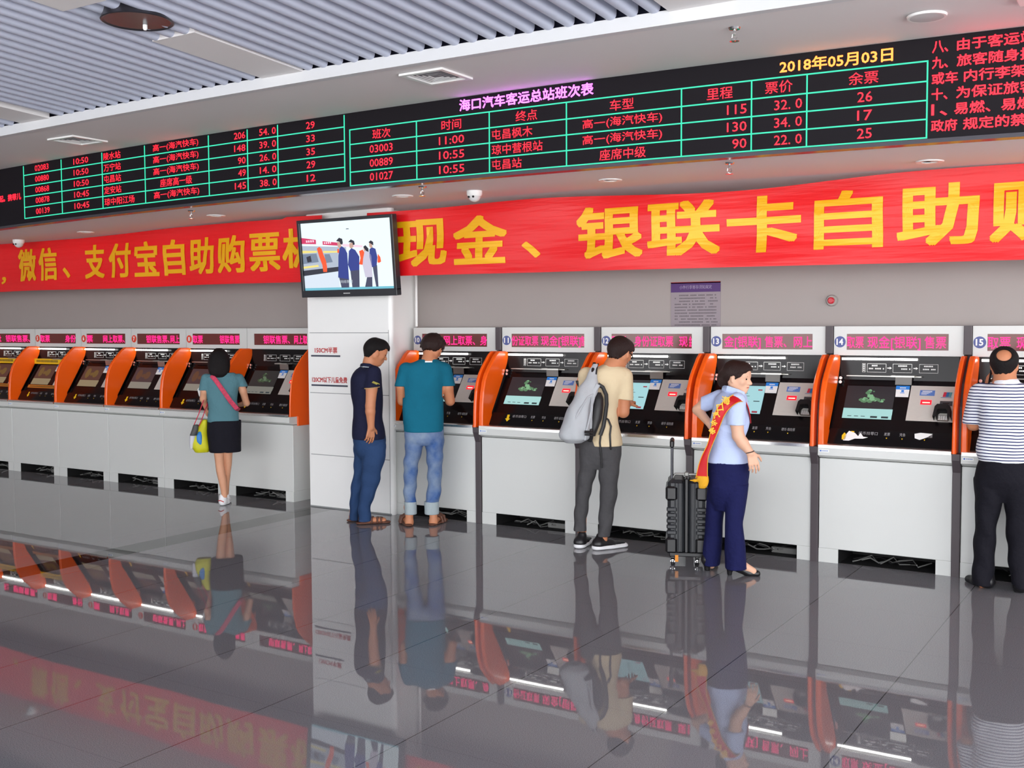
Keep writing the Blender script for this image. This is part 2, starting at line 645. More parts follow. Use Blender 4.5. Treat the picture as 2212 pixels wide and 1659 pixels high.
def p_post(x0, x1):
    mb = MB()
    mb.prism([(0.44, 1.77), (0.325, 1.77), (0.325, 1.56), (0.44, 1.56)], x0, x1, bev=0.003)
    mb.prism([(0.44, 1.565), (0.36, 1.565), (0.27, 1.5), (0.12, 1.36), (0.055, 1.2), (0.035, 1.1), (0.03, 0.90), (0.03, 0.86), (0.44, 0.86)], x0 + 0.029, x1 - 0.002)
    mb.prism([(0.44, 0.875), (-0.06, 0.875), (-0.058, 0.83), (-0.018, 0.74), (-0.016, 0.0), (0.44, 0.0)], x0, x1, bev=0.003)
    return mb.mesh('side_post', [M['post']])


def p_header():
    mb = MB()
    X0, X1, Z0, Z1, y = 0.0, W, 1.545, 1.768, 0.35
    a, b, c, d = 0.098, 0.838, 1.588, 1.71
    mb.box(X0, a, y, y + 0.14, Z0, Z1)
    mb.box(b, X1, y, y + 0.14, Z0, Z1)
    mb.box(a, b, y, y + 0.14, d, Z1)
    mb.box(a, b, y, y + 0.14, Z0, c)
    return mb.mesh('header_panel', [M['white']])


def p_led():
    return MB().box(0.098, 0.838, 0.356, 0.43, 1.588, 1.71).mesh('led_display', [M['kled']])


def p_tube():
    mb = MB().cyl((0.063, 0.355, 1.519), (0.62, 0.355, 1.519), 0.0085, seg=12)
    return mb.mesh('light_tube', [M['tube']], True)


def p_diagram():
    mb = MB()

    def rect(x0, x1, z0, z1, t=0.0022):
        for a, b, c, d in ((x0, x1, z1 - t, z1), (x0, x1, z0, z0 + t), (x0, x0 + t, z0, z1), (x1 - t, x1, z0, z1)):
            slab(mb, upp, a, b, c, d, 0.001)
    for x0, x1 in ((0.212, 0.236), (0.249, 0.39), (0.439, 0.578), (0.63, 0.764)):
        rect(x0, x1, 1.418, 1.484)
    for k in range(4):
        slab(mb, upp, 0.219, 0.229, 1.427 + k * 0.014, 1.436 + k * 0.014, 0.001)
    for x in (0.300, 0.495, 0.68):
        for k in range(4 if x < 0.4 else 6):
            slab(mb, upp, x + (k - 1.5) * 0.011, x + (k - 1.5) * 0.011 + 0.008, 1.463, 1.474, 0.001)
    for x, n in ((0.262, 10), (0.50, 6), (0.645, 9)):
        for k in range(n):
            if (k + int(x * 100)) % 5 != 4:
                slab(mb, upp, x + k * 0.0115, x + k * 0.0115 + 0.0085, 1.441, 1.451, 0.001)
    for x in (0.398, 0.588):
        slab(mb, upp, x, x + 0.02, 1.448, 1.455, 0.001)
        P = [upp(x + 0.018, 1.441, 0.001), upp(x + 0.034, 1.4515, 0.001), upp(x + 0.018, 1.462, 0.001)]
        mb.add(P, [(0, 1, 2)])
    return mb.mesh('instruction_diagram', [M['ltext']])


def p_shelf():
    mb = MB()
    mb.box(0.105, 0.655, 0.33, 0.375, 1.387, 1.394)
    return mb.mesh('steel_shelf', [M['steel']])


def p_tray():
    mb = MB()
    for a, b in ((0.445, 0.46), (0.60, 0.615)):
        mb.box(a, b, 0.29, 0.37, 1.388, 1.40)
    mb.box(0.445, 0.615, 0.285, 0.297, 1.388, 1.40)
    P = [con(0.463, 1.325, 0.006), con(0.582, 1.325, 0.006), (0.588, 0.335, 1.392), (0.469, 0.335, 1.392)]
    mb.add(P, [(0, 1, 2, 3)])
    return mb.mesh('ticket_tray', [M['steel']])


def p_screen(kind):
    mb = MB()
    slab(mb, con, 0.099, 0.462, 1.072, 1.316, 0.003, 0, xs=(0.109, 0.476))
    if kind in ('sculpture', 'dim'):
        slab(mb, con, 0.113, 0.471, 1.148, 1.312, 0.0036, 1, xs=(0.113, 0.471))
        slab(mb, con, 0.112, 0.474, 1.075, 1.148, 0.0036, 2)
        rr = random.Random(3)
        for _ in range(40):
            a = rr.random()
            cx = 0.23 + 0.17 * rr.random() if a > 0.3 else 0.27 + 0.06 * rr.random()
            cz = 1.20 + 0.02 * rr.random() if a > 0.3 else 1.22 + 0.06 * rr.random()
            n, rad = 7, 0.006 + 0.011 * rr.random()
            P = [con(cx + rad * 1.3 * math.cos(t) * (0.7 + 0.5 * rr.random()), cz + rad * 0.8 * math.sin(t) * (0.7 + 0.5 * rr.random()), 0.0042 + 0.00003 * _) for t in [2 * math.pi * i / n for i in range(n)]]
            mb.add(P, [tuple(range(n))], 3 if _ % 3 else 6)
        for x in (0.32, 0.40):
            slab(mb, con, x, x + 0.05, 1.083, 1.096, 0.0042, 4)
        for x in (0.15, 0.20, 0.25):
            slab(mb, con, x, x + 0.03, 1.09, 1.094, 0.0042, 4)
        c = ((0.022, 0.018, 0.022), (0.36, 0.62, 0.60), (0.09, 0.20, 0.10)) if kind == 'sculpture' else ((0.02, 0.02, 0.02), (0.16, 0.16, 0.14), (0.035, 0.06, 0.03))
    elif kind == 'menu':
        slab(mb, con, 0.113, 0.474, 1.078, 1.290, 0.0036, 2)
        slab(mb, con, 0.110, 0.47, 1.292, 1.313, 0.0036, 1)
        for k in range(9):
            slab(mb, con, 0.14, 0.14 + 0.05 + 0.02 * (k % 3), 1.10 + k * 0.018, 1.104 + k * 0.018, 0.0042, 4)
        for k in range(7):
            slab(mb, con, 0.30, 0.34 + 0.02 * (k % 2), 1.11 + k * 0.02, 1.113 + k * 0.02, 0.0042, 4)
        slab(mb, con, 0.40, 0.45, 1.17, 1.176, 0.0042, 4)
        slab(mb, con, 0.42, 0.455, 1.255, 1.264, 0.0042, 5)
        slab(mb, con, 0.405, 0.45, 1.085, 1.098, 0.0042, 5)
        c = ((0.03, 0.028, 0.035), (0.34, 0.60, 0.64), (0.1, 0.2, 0.1))
    else:
        slab(mb, con, 0.113, 0.471, 1.15, 1.312, 0.0036, 1)
        slab(mb, con, 0.112, 0.474, 1.078, 1.15, 0.0036, 2)
        for x0, x1, z0, z1 in ((0.16, 0.25, 1.17, 1.29), (0.30, 0.40, 1.18, 1.27), (0.25, 0.32, 1.2, 1.24)):
            n = 9
            cx, cz = (x0 + x1) / 2, (z0 + z1) / 2
            P = [con(cx + (x1 - x0) / 2 * math.cos(t), cz + (z1 - z0) / 2 * math.sin(t), 0.0042) for t in [2 * math.pi * i / n for i in range(n)]]
            mb.add(P, [tuple(range(n))], 3)
        c = ((0.07, 0.03, 0.022), (0.22, 0.17, 0.10), (0.12, 0.07, 0.02)) if kind == 'warm' else ((0.05, 0.028, 0.03), (0.2, 0.18, 0.15), (0.09, 0.04, 0.02))
    ms = [M['dark']] + [glow('screen_%s_%s' % (kind, n), q, 1.0, '050505') for n, q in zip(('top', 'strip', 'shape'), c)]
    ms += [glow('screen_ink', (0.02, 0.035, 0.04), 1.0), glow('screen_red', (0.3, 0.02, 0.04), 1.0), glow('screen_pale_' + kind, tuple(min(1.0, 1.9 * q + 0.02) for q in c[2]), 1.0, '050505')]
    return mb.mesh('touch_screen', ms)


def p_sticker():
    mb = MB()
    slab(mb, con, 0.473, 0.572, 1.24, 1.319, 0.004, 0, xs=(0.478, 0.571))
    slab(mb, con, 0.473, 0.572, 1.293, 1.319, 0.0047, 1)
    for k in range(5):
        slab(mb, con, 0.502 + k * 0.009, 0.509 + k * 0.009, 1.30, 1.308, 0.0054, 0)
    slab(mb, con, 0.515, 0.534, 1.274, 1.289, 0.005, 1)
    slab(mb, con, 0.508, 0.54, 1.266, 1.27, 0.005, 1)
    return mb.mesh('notice_sticker', [M['paper'], M['stblue']])


def p_panel():
    mb = MB()
    slab(mb, con, 0.582, 0.897, 1.075, 1.323, 0.003, 0, xs=(0.577, 0.903))
    slab(mb, con, 0.635, 0.897, 1.10, 1.312, 0.0045, 0)
    return mb.mesh('card_panel', [M['panel']])


def p_blue():
    mb = MB()
    slab(mb, con, 0.65, 0.755, 1.253, 1.291, 0.006, 0)
    for k in range(7):
        slab(mb, con, 0.668 + k * 0.01, 0.675 + k * 0.01, 1.278, 1.286, 0.0066, 1)
    for r_ in range(3):
        slab(mb, con, 0.66, 0.70 + 0.012 * r_, 1.26 + r_ * 0.006, 1.2625 + r_ * 0.006, 0.0066, 1)
    return mb.mesh('blue_label', [M['lblue'], M['paper']])


def p_red():
    mb = MB()
    slab(mb, con, 0.664, 0.741, 1.19, 1.222, 0.007, 0)
    slab(mb, con, 0.678, 0.73, 1.2, 1.206, 0.009, 1)
    return mb.mesh('card_slot', [M['slotred'], M['slotlit']])


def p_emblem():
    mb = MB()
    for i, mi in enumerate((0, 1, 2)):
        x = 0.812 + i * 0.019
        slab(mb, con, x + 0.006, x + 0.027, 1.248, 1.281, 0.006, mi, xs=(x, x + 0.021))
    slab(mb, con, 0.80, 0.875, 1.242, 1.2445, 0.006, 1)
    return mb.mesh('card_emblem', [mat('emblem_red', 'd0304a', 0.5), mat('emblem_blue', '2f6fa8', 0.5), mat('emblem_teal', '5b98a0', 0.5)])


def p_slot():
    mb = MB()
    slab(mb, con, 0.80, 0.886, 1.187, 1.218, 0.007, 0)
    slab(mb, con, 0.82, 0.865, 1.2, 1.205, 0.0085, 1)
    return mb.mesh('receipt_slot', [mat('slot_grey', '45474b', 0.4), M['darkm']])


def p_hood():
    mb = MB()
    pts = [(0.775, 1.08), (0.782, 1.15), (0.797, 1.166), (0.868, 1.166), (0.888, 1.15), (0.897, 1.08)]
    inn = [(0.797, 1.08), (0.80, 1.125), (0.81, 1.133), (0.86, 1.133), (0.872, 1.12), (0.875, 1.08)]
    n = len(pts)
    P = [con(x, z, 0.002) for x, z in pts] + [con(x, z, 0.075) for x, z in pts] + [con(x, z, 0.075) for x, z in inn] + [con(x, z, 0.002) for x, z in inn]
    F = []
    for r_ in range(3):
        for i in range(n - 1):
            F.append((r_ * n + i, r_ * n + i + 1, (r_ + 1) * n + i + 1, (r_ + 1) * n + i))
    mb.add(P, F)
    mb.add([con(x, z, 0.04) for x, z in pts[1:5]] + [con(x, z, 0.04) for x, z in (inn[4], inn[1])], [(0, 1, 2, 3, 4, 5)])
    return mb.mesh('keypad_hood', [M['darkm']])


def p_keypad():
    mb = MB()
    slab(mb, con, 0.80, 0.872, 1.077, 1.112, 0.02, 0)
    for i in range(4):
        for j in range(3):
            slab(mb, con, 0.807 + i * 0.016, 0.818 + i * 0.016, 1.081 + j * 0.01, 1.088 + j * 0.01, 0.023, 1)
    return mb.mesh('keypad', [M['steel'], M['ltext']])


def p_lower():
    mb = MB()
    slab(mb, low, 0.04, 0.925, 0.886, 1.0, 0.004)
    return mb.mesh('dispenser_panel', [mat('dispenser_black', '0d0c0f', 0.14, spec=0.35)])


def p_lowtext(arrow):
    mb = MB()
    if arrow:
        cx = 0.217
        P = [low(cx + a, z, 0.006) for a, z in ((-0.012, 0.985), (0.012, 0.985), (0.012, 0.952), (0.026, 0.952), (0, 0.926), (-0.026, 0.952), (-0.012, 0.952))]
        mb.add(P, [tuple(range(7))], 1)
    fn = lambda a, b: low(a, b, 0.0065)
    for body, x0, x1 in (('纸币找零口', 0.262, 0.40), ('发票', 0.446, 0.488), ('凭条', 0.556, 0.598), ('硬币·保险票', 0.68, 0.785)):
        text_box(mb, body, x0, x1, 0.962, 0.985, mi=0, fn=fn, res=1)
    for cx in (0.467, 0.577, 0.733):
        P = [low(cx + a, z, 0.006) for a, z in ((-0.005, 0.949), (0.005, 0.949), (0.0, 0.94))]
        mb.add(P, [(0, 1, 2)], 1)
    return mb.mesh('panel_lettering', [mat('panel_text', '9d9c9e', 0.6), M['yellow']])


def p_panel_shapes():
    """flat white and yellow shapes on the dispenser panel"""
    mb = MB()
    for mi, pts in ((0, ((0.155, 0.915), (0.20, 0.915), (0.24, 0.932), (0.30, 0.934), (0.335, 0.945), (0.30, 0.948), (0.275, 0.975), (0.262, 0.95), (0.235, 0.972), (0.19, 0.985), (0.165, 0.95))),
                    (1, ((0.145, 0.922), (0.168, 0.92), (0.178, 0.955), (0.158, 0.972), (0.142, 0.95))),
                    (0, ((0.66, 0.985), (0.665, 0.955), (0.70, 0.945), (0.75, 0.965), (0.785, 0.99), (0.70, 0.994)))):
        mb.add([low(a, b, 0.0075) for a, b in pts], [tuple(range(len(pts)))], mi)
    return mb.mesh('panel_shapes', [M['paper'], M['yellow']])


def p_lock():
    mb = MB()
    for z in (1.372, 1.342):
        c = Vector((0.06, 0.352 if z > 1.35 else 0.345, z))
        mb.cyl(c, c + Vector((0, -0.02, 0)), 0.012, seg=12)
    return mb.mesh('lock', [M['chrome']], True)


def p_plate():
    mb = MB()
    mb.box(0.012, 0.085, -0.053, -0.049, 0.835, 0.857, 0)
    mb.box(0.018, 0.03, -0.054, -0.052, 0.84, 0.852, 1)
    for k in range(4):
        mb.box(0.036 + k * 0.011, 0.044 + k * 0.011, -0.054, -0.052, 0.843, 0.849, 1)
    return mb.mesh('maker_plate', [M['paper'], M['lblue']])


def p_badge(num, red):
    mb = MB()
    mb.lathe([(0.001, -0.001), (0.043, -0.001), (0.044, 0.004)], (0.047, 0.35, 1.649), 28, 0, 'y')
    w_ = 0.046 if len(num) > 1 else 0.022
    text_box(mb, num, 0.047 - w_ / 2 - 0.002, 0.047 + w_ / 2, 1.627, 1.672, y=0.3475, mi=1, bold=0.0022, res=2)
    return mb.mesh('number_badge', [M['badgered'] if red else M['badge'], M['paper']])


def p_led_text(items):
    mb = MB()
    for body, x0, x1 in items:
        text_box(mb, body, x0, x1, 1.603, 1.693, y=0.353, res=1, em=True)
    return mb.mesh('led_lettering', [M['kpink']])


def p_yellow(z0, z1, front):
    mb = MB()
    if front:
        mb.box(0.04, 0.63, 0.30, 0.304, z0, z1, 0)
        for k in range(18):
            mb.box(0.09 + k * 0.025, 0.105 + k * 0.025, 0.2985, 0.30, z0 + 0.02, z1 - 0.015, 1)
    else:
        slab(mb, con, 0.09, 0.90, z0, z1, 0.006, 0)
        for k in range(20):
            slab(mb, con, 0.13 + k * 0.03, 0.15 + k * 0.03, z0 + 0.01, z1 - 0.01, 0.007, 1)
    return mb.mesh('warning_strip', [M['yellow'] if front else mat('strip_orange', 'c97a2c', 0.5), mat('strip_ink', '6a5a20', 0.6)])


def kiosk(x0, width, label, num, led, screen, post=True, red=False, arrow=True, seed=1, warn=False, end=False, lit=True, shelf=True, group=None, pale_shapes=False):
    t = empty('ticket_machine', (x0, 8.05, 0.0), label, 'ticket machine', group)
    t.scale = (width / W, 1, 1)
    P = lambda name, key, fn, par=t: link(name, shared(key, fn), par)
    cab = P('base_cabinet', 'cab', p_cabinet)
    P('plinth_recess', 'rec', p_recess, cab)
    P('cables', ('cab', seed), lambda: p_cables(seed), cab)
    P('maker_plate', 'plate', p_plate, cab)
    P('steel_edge', 'edge', p_edge)
    co = P('console', 'con', p_console)
    P('instruction_diagram', 'dia', p_diagram, co)
    P('lock', 'lock', p_lock, co)
    P('notice_sticker', 'stk', p_sticker, co)
    P('side_fin', 'fl', lambda: p_fin(0.0, 0.042))
    if post is not None:
        P('side_fin', 'fr', lambda: p_fin(W - 0.002, W + 0.027))
    h = P('header_panel', 'hdr', p_header)
    P('led_display', 'led', p_led, h)
    if num:
        P('number_badge', ('b', num, red), lambda: p_badge(num, red), h)
    for one in led:
        P('led_lettering', ('lt', str(one)), lambda one=one: p_led_text([one]), h)
    if lit:
        P('light_tube', 'tube', p_tube)
    if shelf:
        P('steel_shelf', 'shelf', p_shelf)
    P('ticket_tray', 'tray', p_tray)
    P('touch_screen', ('s', screen), lambda: p_screen(screen))
    pn = P('card_panel', 'panel', p_panel)
    for n, f in (('blue_label', p_blue), ('card_slot', p_red), ('card_emblem', p_emblem), ('receipt_slot', p_slot), ('keypad_hood', p_hood), ('keypad', p_keypad)):
        P(n, n, f, pn)
    lo = P('dispenser_panel', 'low', p_lower)
    P('panel_lettering', ('lowt', arrow), lambda: p_lowtext(arrow), lo)
    if post:
        P('side_post', 'post', lambda: p_post(W + 0.0, W + 0.055))
    if pale_shapes:
        P('panel_shapes', 'scr', p_panel_shapes, lo)
    if warn:
        P('warning_strip', 'ys', lambda: p_yellow(1.33, 1.395, True))
        P('warning_strip', 'ys2', lambda: p_yellow(1.035, 1.07, False))
    if end:
        ep = MB().prism([(0.06, 0.775), (0.06, 0.872), (-0.052, 0.872), (-0.05, 1.0), (-0.043, 1.1), (-0.028, 1.2), (-0.002, 1.29), (0.035, 1.36), (0.135, 1.47), (0.235, 1.552), (0.48, 1.552), (0.48, 0.775)], W + 0.001, W + 0.016, bev=0.004)
        build('end_panel', ep, M['orange'], t)
        build('socket', MB().box(W + 0.001, W + 0.02, 0.36, 0.42, 0.03, 0.13), M['darkm'], t)
    return t


RIGHT = [
    (-6.425, '10', [('售票、网上取票、身', 0.10, 0.836)], 'sculpture', 'ticket machine number 10 beside the pillar, behind the man in teal', 0.965),
    (-5.40, '11', [('份证取票', 0.10, 0.375), ('现金[银联]', 0.405, 0.80), ('售', 0.805, 0.836)], 'sculpture', 'ticket machine number 11 with a rock sculpture on its screen', 0.968),
    (-4.372, '12', [('取票、', 0.10, 0.26), ('身份证取票', 0.315, 0.67), ('现', 0.725, 0.80), ('金', 0.812, 0.836)], 'menu', 'ticket machine number 12 in front of the man with a backpack', 0.952),
    (-3.36, '13', [('金[银联]', 0.115, 0.42), ('售票、', 0.455, 0.63), ('网上', 0.69, 0.835)], 'menu', 'ticket machine number 13 behind the woman with a red sash', 0.949),
    (-2.352, '14', [('取票', 0.10, 0.225), ('现金[银联]', 0.255, 0.64), ('售票', 0.67, 0.82)], 'sculpture', 'ticket machine number 14 with nobody in front of it', 0.942),
    (-1.352, '15', [('取票', 0.10, 0.25), ('现金', 0.29, 0.42)], 'sculpture', 'ticket machine number 15 behind the man in a striped shirt', 0.945),
]
for i, (x0, num, led, scr, lab, wdt) in enumerate(RIGHT):
    kiosk(x0, wdt, lab, num, led, scr, post=True, seed=i, pale_shapes=num == '14', arrow=num in ('11', '14', '15'))
LEFT = [
    (-13.38, '', [('网上', 0.1, 0.2), ('银联售票、', 0.3, 0.83)], 'warm', 'white ticket machine furthest from the pillar, cut by the picture edge', True),
    (-12.45, '5', [('取票', 0.10, 0.30), ('身份', 0.62, 0.83)], 'warm', 'ticket machine with a yellow strip, fifth from the square pillar', True),
    (-11.53, '6', [('票', 0.10, 0.22), ('网上取票、', 0.42, 0.82)], 'warm', 'ticket machine with a bare shelf, fourth from the square pillar, next to the yellow strips', False),
    (-10.597, '7', [('银联售票、', 0.26, 0.66), ('网上', 0.68, 0.83)], 'red', 'ticket machine with a bare steel shelf, third machine beyond the woman in black shorts', False),
    (-9.653 - 0.0, '8', [('取票', 0.10, 0.26), ('银联售票', 0.53, 0.83)], 'red', 'ticket machine directly left of the one the woman in shorts uses', False),
    (-8.69, '', [('银联售票、', 0.23, 0.60), ('网上取', 0.66, 0.836)], 'dim', 'unlit ticket machine whose orange end panel touches the pillar', False),
]
for i, (x0, num, led, scr, lab, warn) in enumerate(LEFT):
    kiosk(x0, (0.922, 0.913, 0.926, 0.938, 0.956, 0.985)[i], lab, num, led, scr, post=None, red=True, seed=i + 10, warn=warn, end=i == 5, lit=i < 5, shelf=i < 5)

# ------------------------------------------------------------------ departure board
BY = 6.70
board = empty('departure_board', (0, 0, 0), 'long black LED departure board with red lettering under the slatted ceiling', 'departure board')
build('display_panel', lens_bowed(MB().box(-15.5, 3.0, BY, BY + 0.08, 2.895, 3.486, nx=60)), M['ledbg'], board)
build('lower_trim', lens_bowed(MB().box(-15.5, 3.0, BY - 0.012, BY + 0.08, 2.878, 2.902, nx=60)), mat('board_trim', '4a484e', 0.25, metal=0.4), board)


def grid(name, cols, rows, top=None):
    mb = MB()
    y0, y1, w_ = BY - 0.004, BY - 0.0005, 0.0042
    zt = rows[0] if top is None else top
    for c in cols:
        mb.box(c - w_, c + w_, y0, y1, rows[-1], zt)
    for z in rows:
        mb.box(cols[0] - w_, cols[-1] + w_, y0, y1, z - w_, z + w_, nx=24)
    return build(name, lens_bowed(mb), M['grid'], board)


T2 = [-5.743, -5.077, -4.409, -3.761, -2.893, -2.414, -2.059, -1.351]
R2 = [3.352, 3.236, 3.126, 3.017, 2.91]
grid('timetable_grid', T2, R2)
T1 = [-10.045, -9.435, -8.815, -8.205, -7.362, -6.885, -6.53, -5.80]
R1 = [3.382, 3.272, 3.168, 3.062, 2.951]
grid('timetable_grid', T1, R1, 3.476)


def letters(name, items, m, off=0.0):
    for body, x0, x1, z0, z1 in items:
        mb = MB()
        text_box(mb, body, x0, x1, z0, z1, y=BY - 0.003, bold=off, res=2)
        build(name, lens_bowed(mb), m, board)


it = []
for body, a, b in (('班次', -5.51, -5.33), ('时间', -4.84, -4.66), ('终点', -4.18, -4.0), ('车型', -3.42, -3.24), ('里程', -2.715, -2.54), ('票价', -2.325, -2.15), ('余票', -1.805, -1.63)):
    it.append((body, a, b, 3.257, 3.331))
rows = [('03003', '11:00', '屯昌枫木', -4.04, '高一(海汽快车)', -3.632, -3.031, '115', '32. 0', '26'),
        ('00889', '10:55', '琼中营根站', -3.956, '高一(海汽快车)', -3.632, -3.031, '130', '34. 0', '17'),
        ('01027', '10:55', '屯昌站', -4.132, '座席中级', -3.50, -3.15, '90', '22. 0', '25')]
for k, rw in enumerate(rows):
    c = (R2[k + 1] + R2[k + 2]) / 2
    h = 0.030
    it += [(rw[0], -5.54, -5.31, c - h, c + h), (rw[1], -4.865, -4.634, c - h, c + h), (rw[2], -4.387, rw[3], c - 0.036, c + 0.036),
           (rw[4], rw[5], rw[6], c - 0.037, c + 0.037), (rw[7], -2.577 if len(rw[7]) > 2 else -2.54, -2.446, c - h, c + h),
           (rw[8], -2.265, -2.089, c - h, c + h), (rw[9], -1.751, -1.664, c - h, c + h)]
letters('timetable_lettering', it, M['red'])
it = []
rows = [('02083', '10:50', '陵水站', -8.544, '高一(海汽快车)', '206', '54. 0', '29'), ('00880', '10:50', '万宁站', -8.544, '高一(海汽快车)', '148', '39. 0', '33'),
        ('00868', '10:50', '屯昌站', -8.544, '高一(海汽快车)', '90', '26. 0', '35'), ('00878', '10:45', '定安站', -8.544, '座席高一级', '49', '14. 0', '29'),
        ('00139', '10:45', '琼中阳江场', -8.36, '高一(海汽快车)', '145', '38. 0', '12')]
zz = [3.486] + R1
for k, rw in enumerate(rows):
    c = (zz[k] + zz[k + 1]) / 2
    h = 0.028
    wide = rw[4].startswith('高')
    it += [(rw[0], -9.856, -9.636, c - h, c + h), (rw[1], -9.243, -9.019, c - h, c + h), (rw[2], -8.79, rw[3], c - 0.034, c + 0.034),
           (rw[4], -8.089 if wide else -8.0, -7.49 if wide else -7.58, c - 0.036, c + 0.036), (rw[5], -7.043 if len(rw[5]) > 2 else -7.0, -6.91, c - h, c + h),
           (rw[6], -6.742, -6.551, c - h, c + h), (rw[7], -6.209, -6.116, c - h, c + h)]
letters('timetable_lettering', it, M['red'])
letters('title_lettering', [('海口汽车客运总站班次表', -4.673, -3.548, 3.383, 3.467)], M['purple'], 0.0022)
letters('date_lettering', [('2018年05月03日', -2.231, -1.548, 3.375, 3.456)], M['amber'], 0.0018)
it = []
for k, (a, b) in enumerate((('八、', '由于客运站安'), ('九、', '旅客随身携带'), ('或车', '内行李架上的'), ('十、', '为保证旅客的'), ('1、', '易燃、易爆危'), ('政府', '规定的禁运物'))):
    z = 3.394 - k * 0.0905
    it.append((a, -1.325, -1.185 if k in (2, 5) else -1.24, z, z + 0.066))
    s0 = -1.19 if k in (0, 1, 3) else -1.15 if k in (2, 5) else -1.20
    it.append((b, s0, s0 + 0.082 * len(b), z, z + 0.066))
letters('notice_lettering', it, M['red'], 0.0014)
letters('notice_lettering', [('起。携带儿', -10.47, -10.10, 3.15, 3.215)], M['red'], 0.0014)


# ------------------------------------------------------------------ banners
def cloth(x, z):
    return 0.016 * math.sin(x * 1.7 + z * 2.0) + 0.010 * math.sin(x * 4.1 - z * 5.0 + 1.0) + 0.006 * math.sin(z * 17 + x * 0.8)


def banner(name, label, x0, x1, ztop, zbot, words_, y=7.88):
    t = empty(name, (0, 0, 0), label, 'banner', 'red banners over the ticket machines')
    mb = MB()
    nx, nz = max(8, int((x1 - x0) * 16)), 14
    P = []
    for i in range(nx + 1):
        xx = x0 + (x1 - x0) * i / nx
        for k in range(nz + 1):
            q = k / nz
            za, zb = min(ztop(xx), 2.882 + lens_bow(xx)), zbot(xx)
            z = zb + (za - zb) * q
            P.append((xx, y + cloth(xx, z), z))
    F = [(i * (nz + 1) + k, (i + 1) * (nz + 1) + k, (i + 1) * (nz + 1) + k + 1, i * (nz + 1) + k + 1) for i in range(nx) for k in range(nz)]
    n = len(P)
    P2 = [(a, b + 0.002, c) for a, b, c in P]
    mb.add(P + P2, F + [tuple(i + n for i in reversed(f)) for f in F])
    build('cloth', mb, M['banner'], t, smooth=True)
    for body, a, b, c, d in words_:
        one = MB()
        text_box(one, body, a, b, c, d, res=2)
        one = sub_faces(one, 0.09)
        tb = MB()
        w_ = 0.0155 if b - a > 0.5 else 0.011
        w_ = 0.006 if b - a < 0.2 else w_
        for k, (dx, dz) in enumerate([(0, 0)] + [(w_ * a_, 0.72 * w_ * b_) for a_, b_ in ((-1, -1), (0, -1), (1, -1), (1, 0), (1, 1), (0, 1), (-1, 1), (-1, 0))]):
            tb.add([(x_ + dx, y - 0.005 - 0.0002 * k + cloth(x_ + dx, z_ + dz), z_ + dz) for x_, _, z_ in one.v], one.f)
        build('character', tb, M['gold'], t)
    return t


wl = [('，', -12.33, -12.24, 2.32, 2.40)]
for ch, a, b in zip('微信支付宝自助购票', (-11.954, -11.53, -10.696, -10.283, -9.848, -9.39, -8.994, -8.542, -8.068), (-11.60, -11.19, -10.374, -9.923, -9.49, -9.08, -8.617, -8.149, -7.672)):
    wl.append((ch, a, b, 2.345, 2.71))
wl.append(('、', -11.092, -10.975, 2.36, 2.473))
wl.append(('机', -7.615, -7.20, 2.365, 2.735))
banner('banner', 'red cloth banner over the machines beyond the pillar, gold lettering about mobile payment', -15.9, -7.12,
       lambda x: 2.835 + 0.01 * math.sin(x * 1.3) + (0.02 if x > -7.6 else 0), lambda x: 2.222 + 0.005 * math.sin(x * 2), wl)
wr = []
for ch, a, b in zip('现金银联卡自助购', (-6.217, -5.575, -4.311, -3.665, -3.014, -2.35, -1.767, -1.162), (-5.667, -5.023, -3.731, -3.096, -2.473, -1.885, -1.257, -0.66)):
    wr.append((ch, a, b, 2.335, 2.735))
wr.append(('、', -4.859, -4.685, 2.362, 2.493))
banner('banner', 'red cloth banner over machines 10 to 15, large gold lettering about cash and bank cards', -6.56, 1.5,
       lambda x: 2.845 - 0.045 * math.exp(-((x + 2.9) / 1.0) ** 2) + 0.008 * math.sin(x * 2.3), lambda x: 2.225 - 0.008 * (x + 3.5), wr)

# ------------------------------------------------------------------ television
tv = empty('television', (-6.725, 7.755, 2.43), 'black framed television showing people at ticket machines, mounted on the pillar', 'television')
tv.rotation_euler = (math.radians(5), math.radians(0.0), math.radians(0))
TW, TH = 1.165, 0.735
hw, hh = TW / 2, TH / 2
b = MB()
b.box(-hw, hw, 0.0, 0.07, hh - 0.03, hh, 0, bev=0.004).box(-hw, hw, 0.0, 0.07, -hh, -hh + 0.065, 0, bev=0.004)
b.box(-hw, -hw + 0.032, 0, 0.07, -hh + 0.05, hh - 0.02, 0, bev=0.004).box(hw - 0.032, hw, 0, 0.07, -hh + 0.05, hh - 0.02, 0, bev=0.004)
b.box(-hw + 0.01, hw - 0.01, 0.03, 0.08, -hh + 0.01, hh - 0.01, 0)
build('bezel', b, M['bezel'], tv)
build('mount', MB().box(-0.2, 0.2, 0.08, 0.15, -0.15, 0.15), M['darkm'], tv)
mk = MB()
for k in range(6):
    mk.box(-0.05 + k * 0.014, -0.041 + k * 0.014, -0.002, 0.001, -hh + 0.028, -hh + 0.036)
build('maker_mark', mk, M['ltext'], tv)
sx0, sx1, sz0, sz1 = -hw + 0.032, hw - 0.032, -hh + 0.065, hh - 0.03
pc = MB()


def tvp(u, v):
    # screen pixel of the picture (as seen) to the screen plane
    return (sx0 + (sx1 - sx0) * u, sz0 + (sz1 - sz0) * v)


def shape(pts, mi, lay):
    pc.add([(tvp(*p)[0], 0.024 - 0.0004 * lay, tvp(*p)[1]) for p in pts], [tuple(range(len(pts)))], mi)


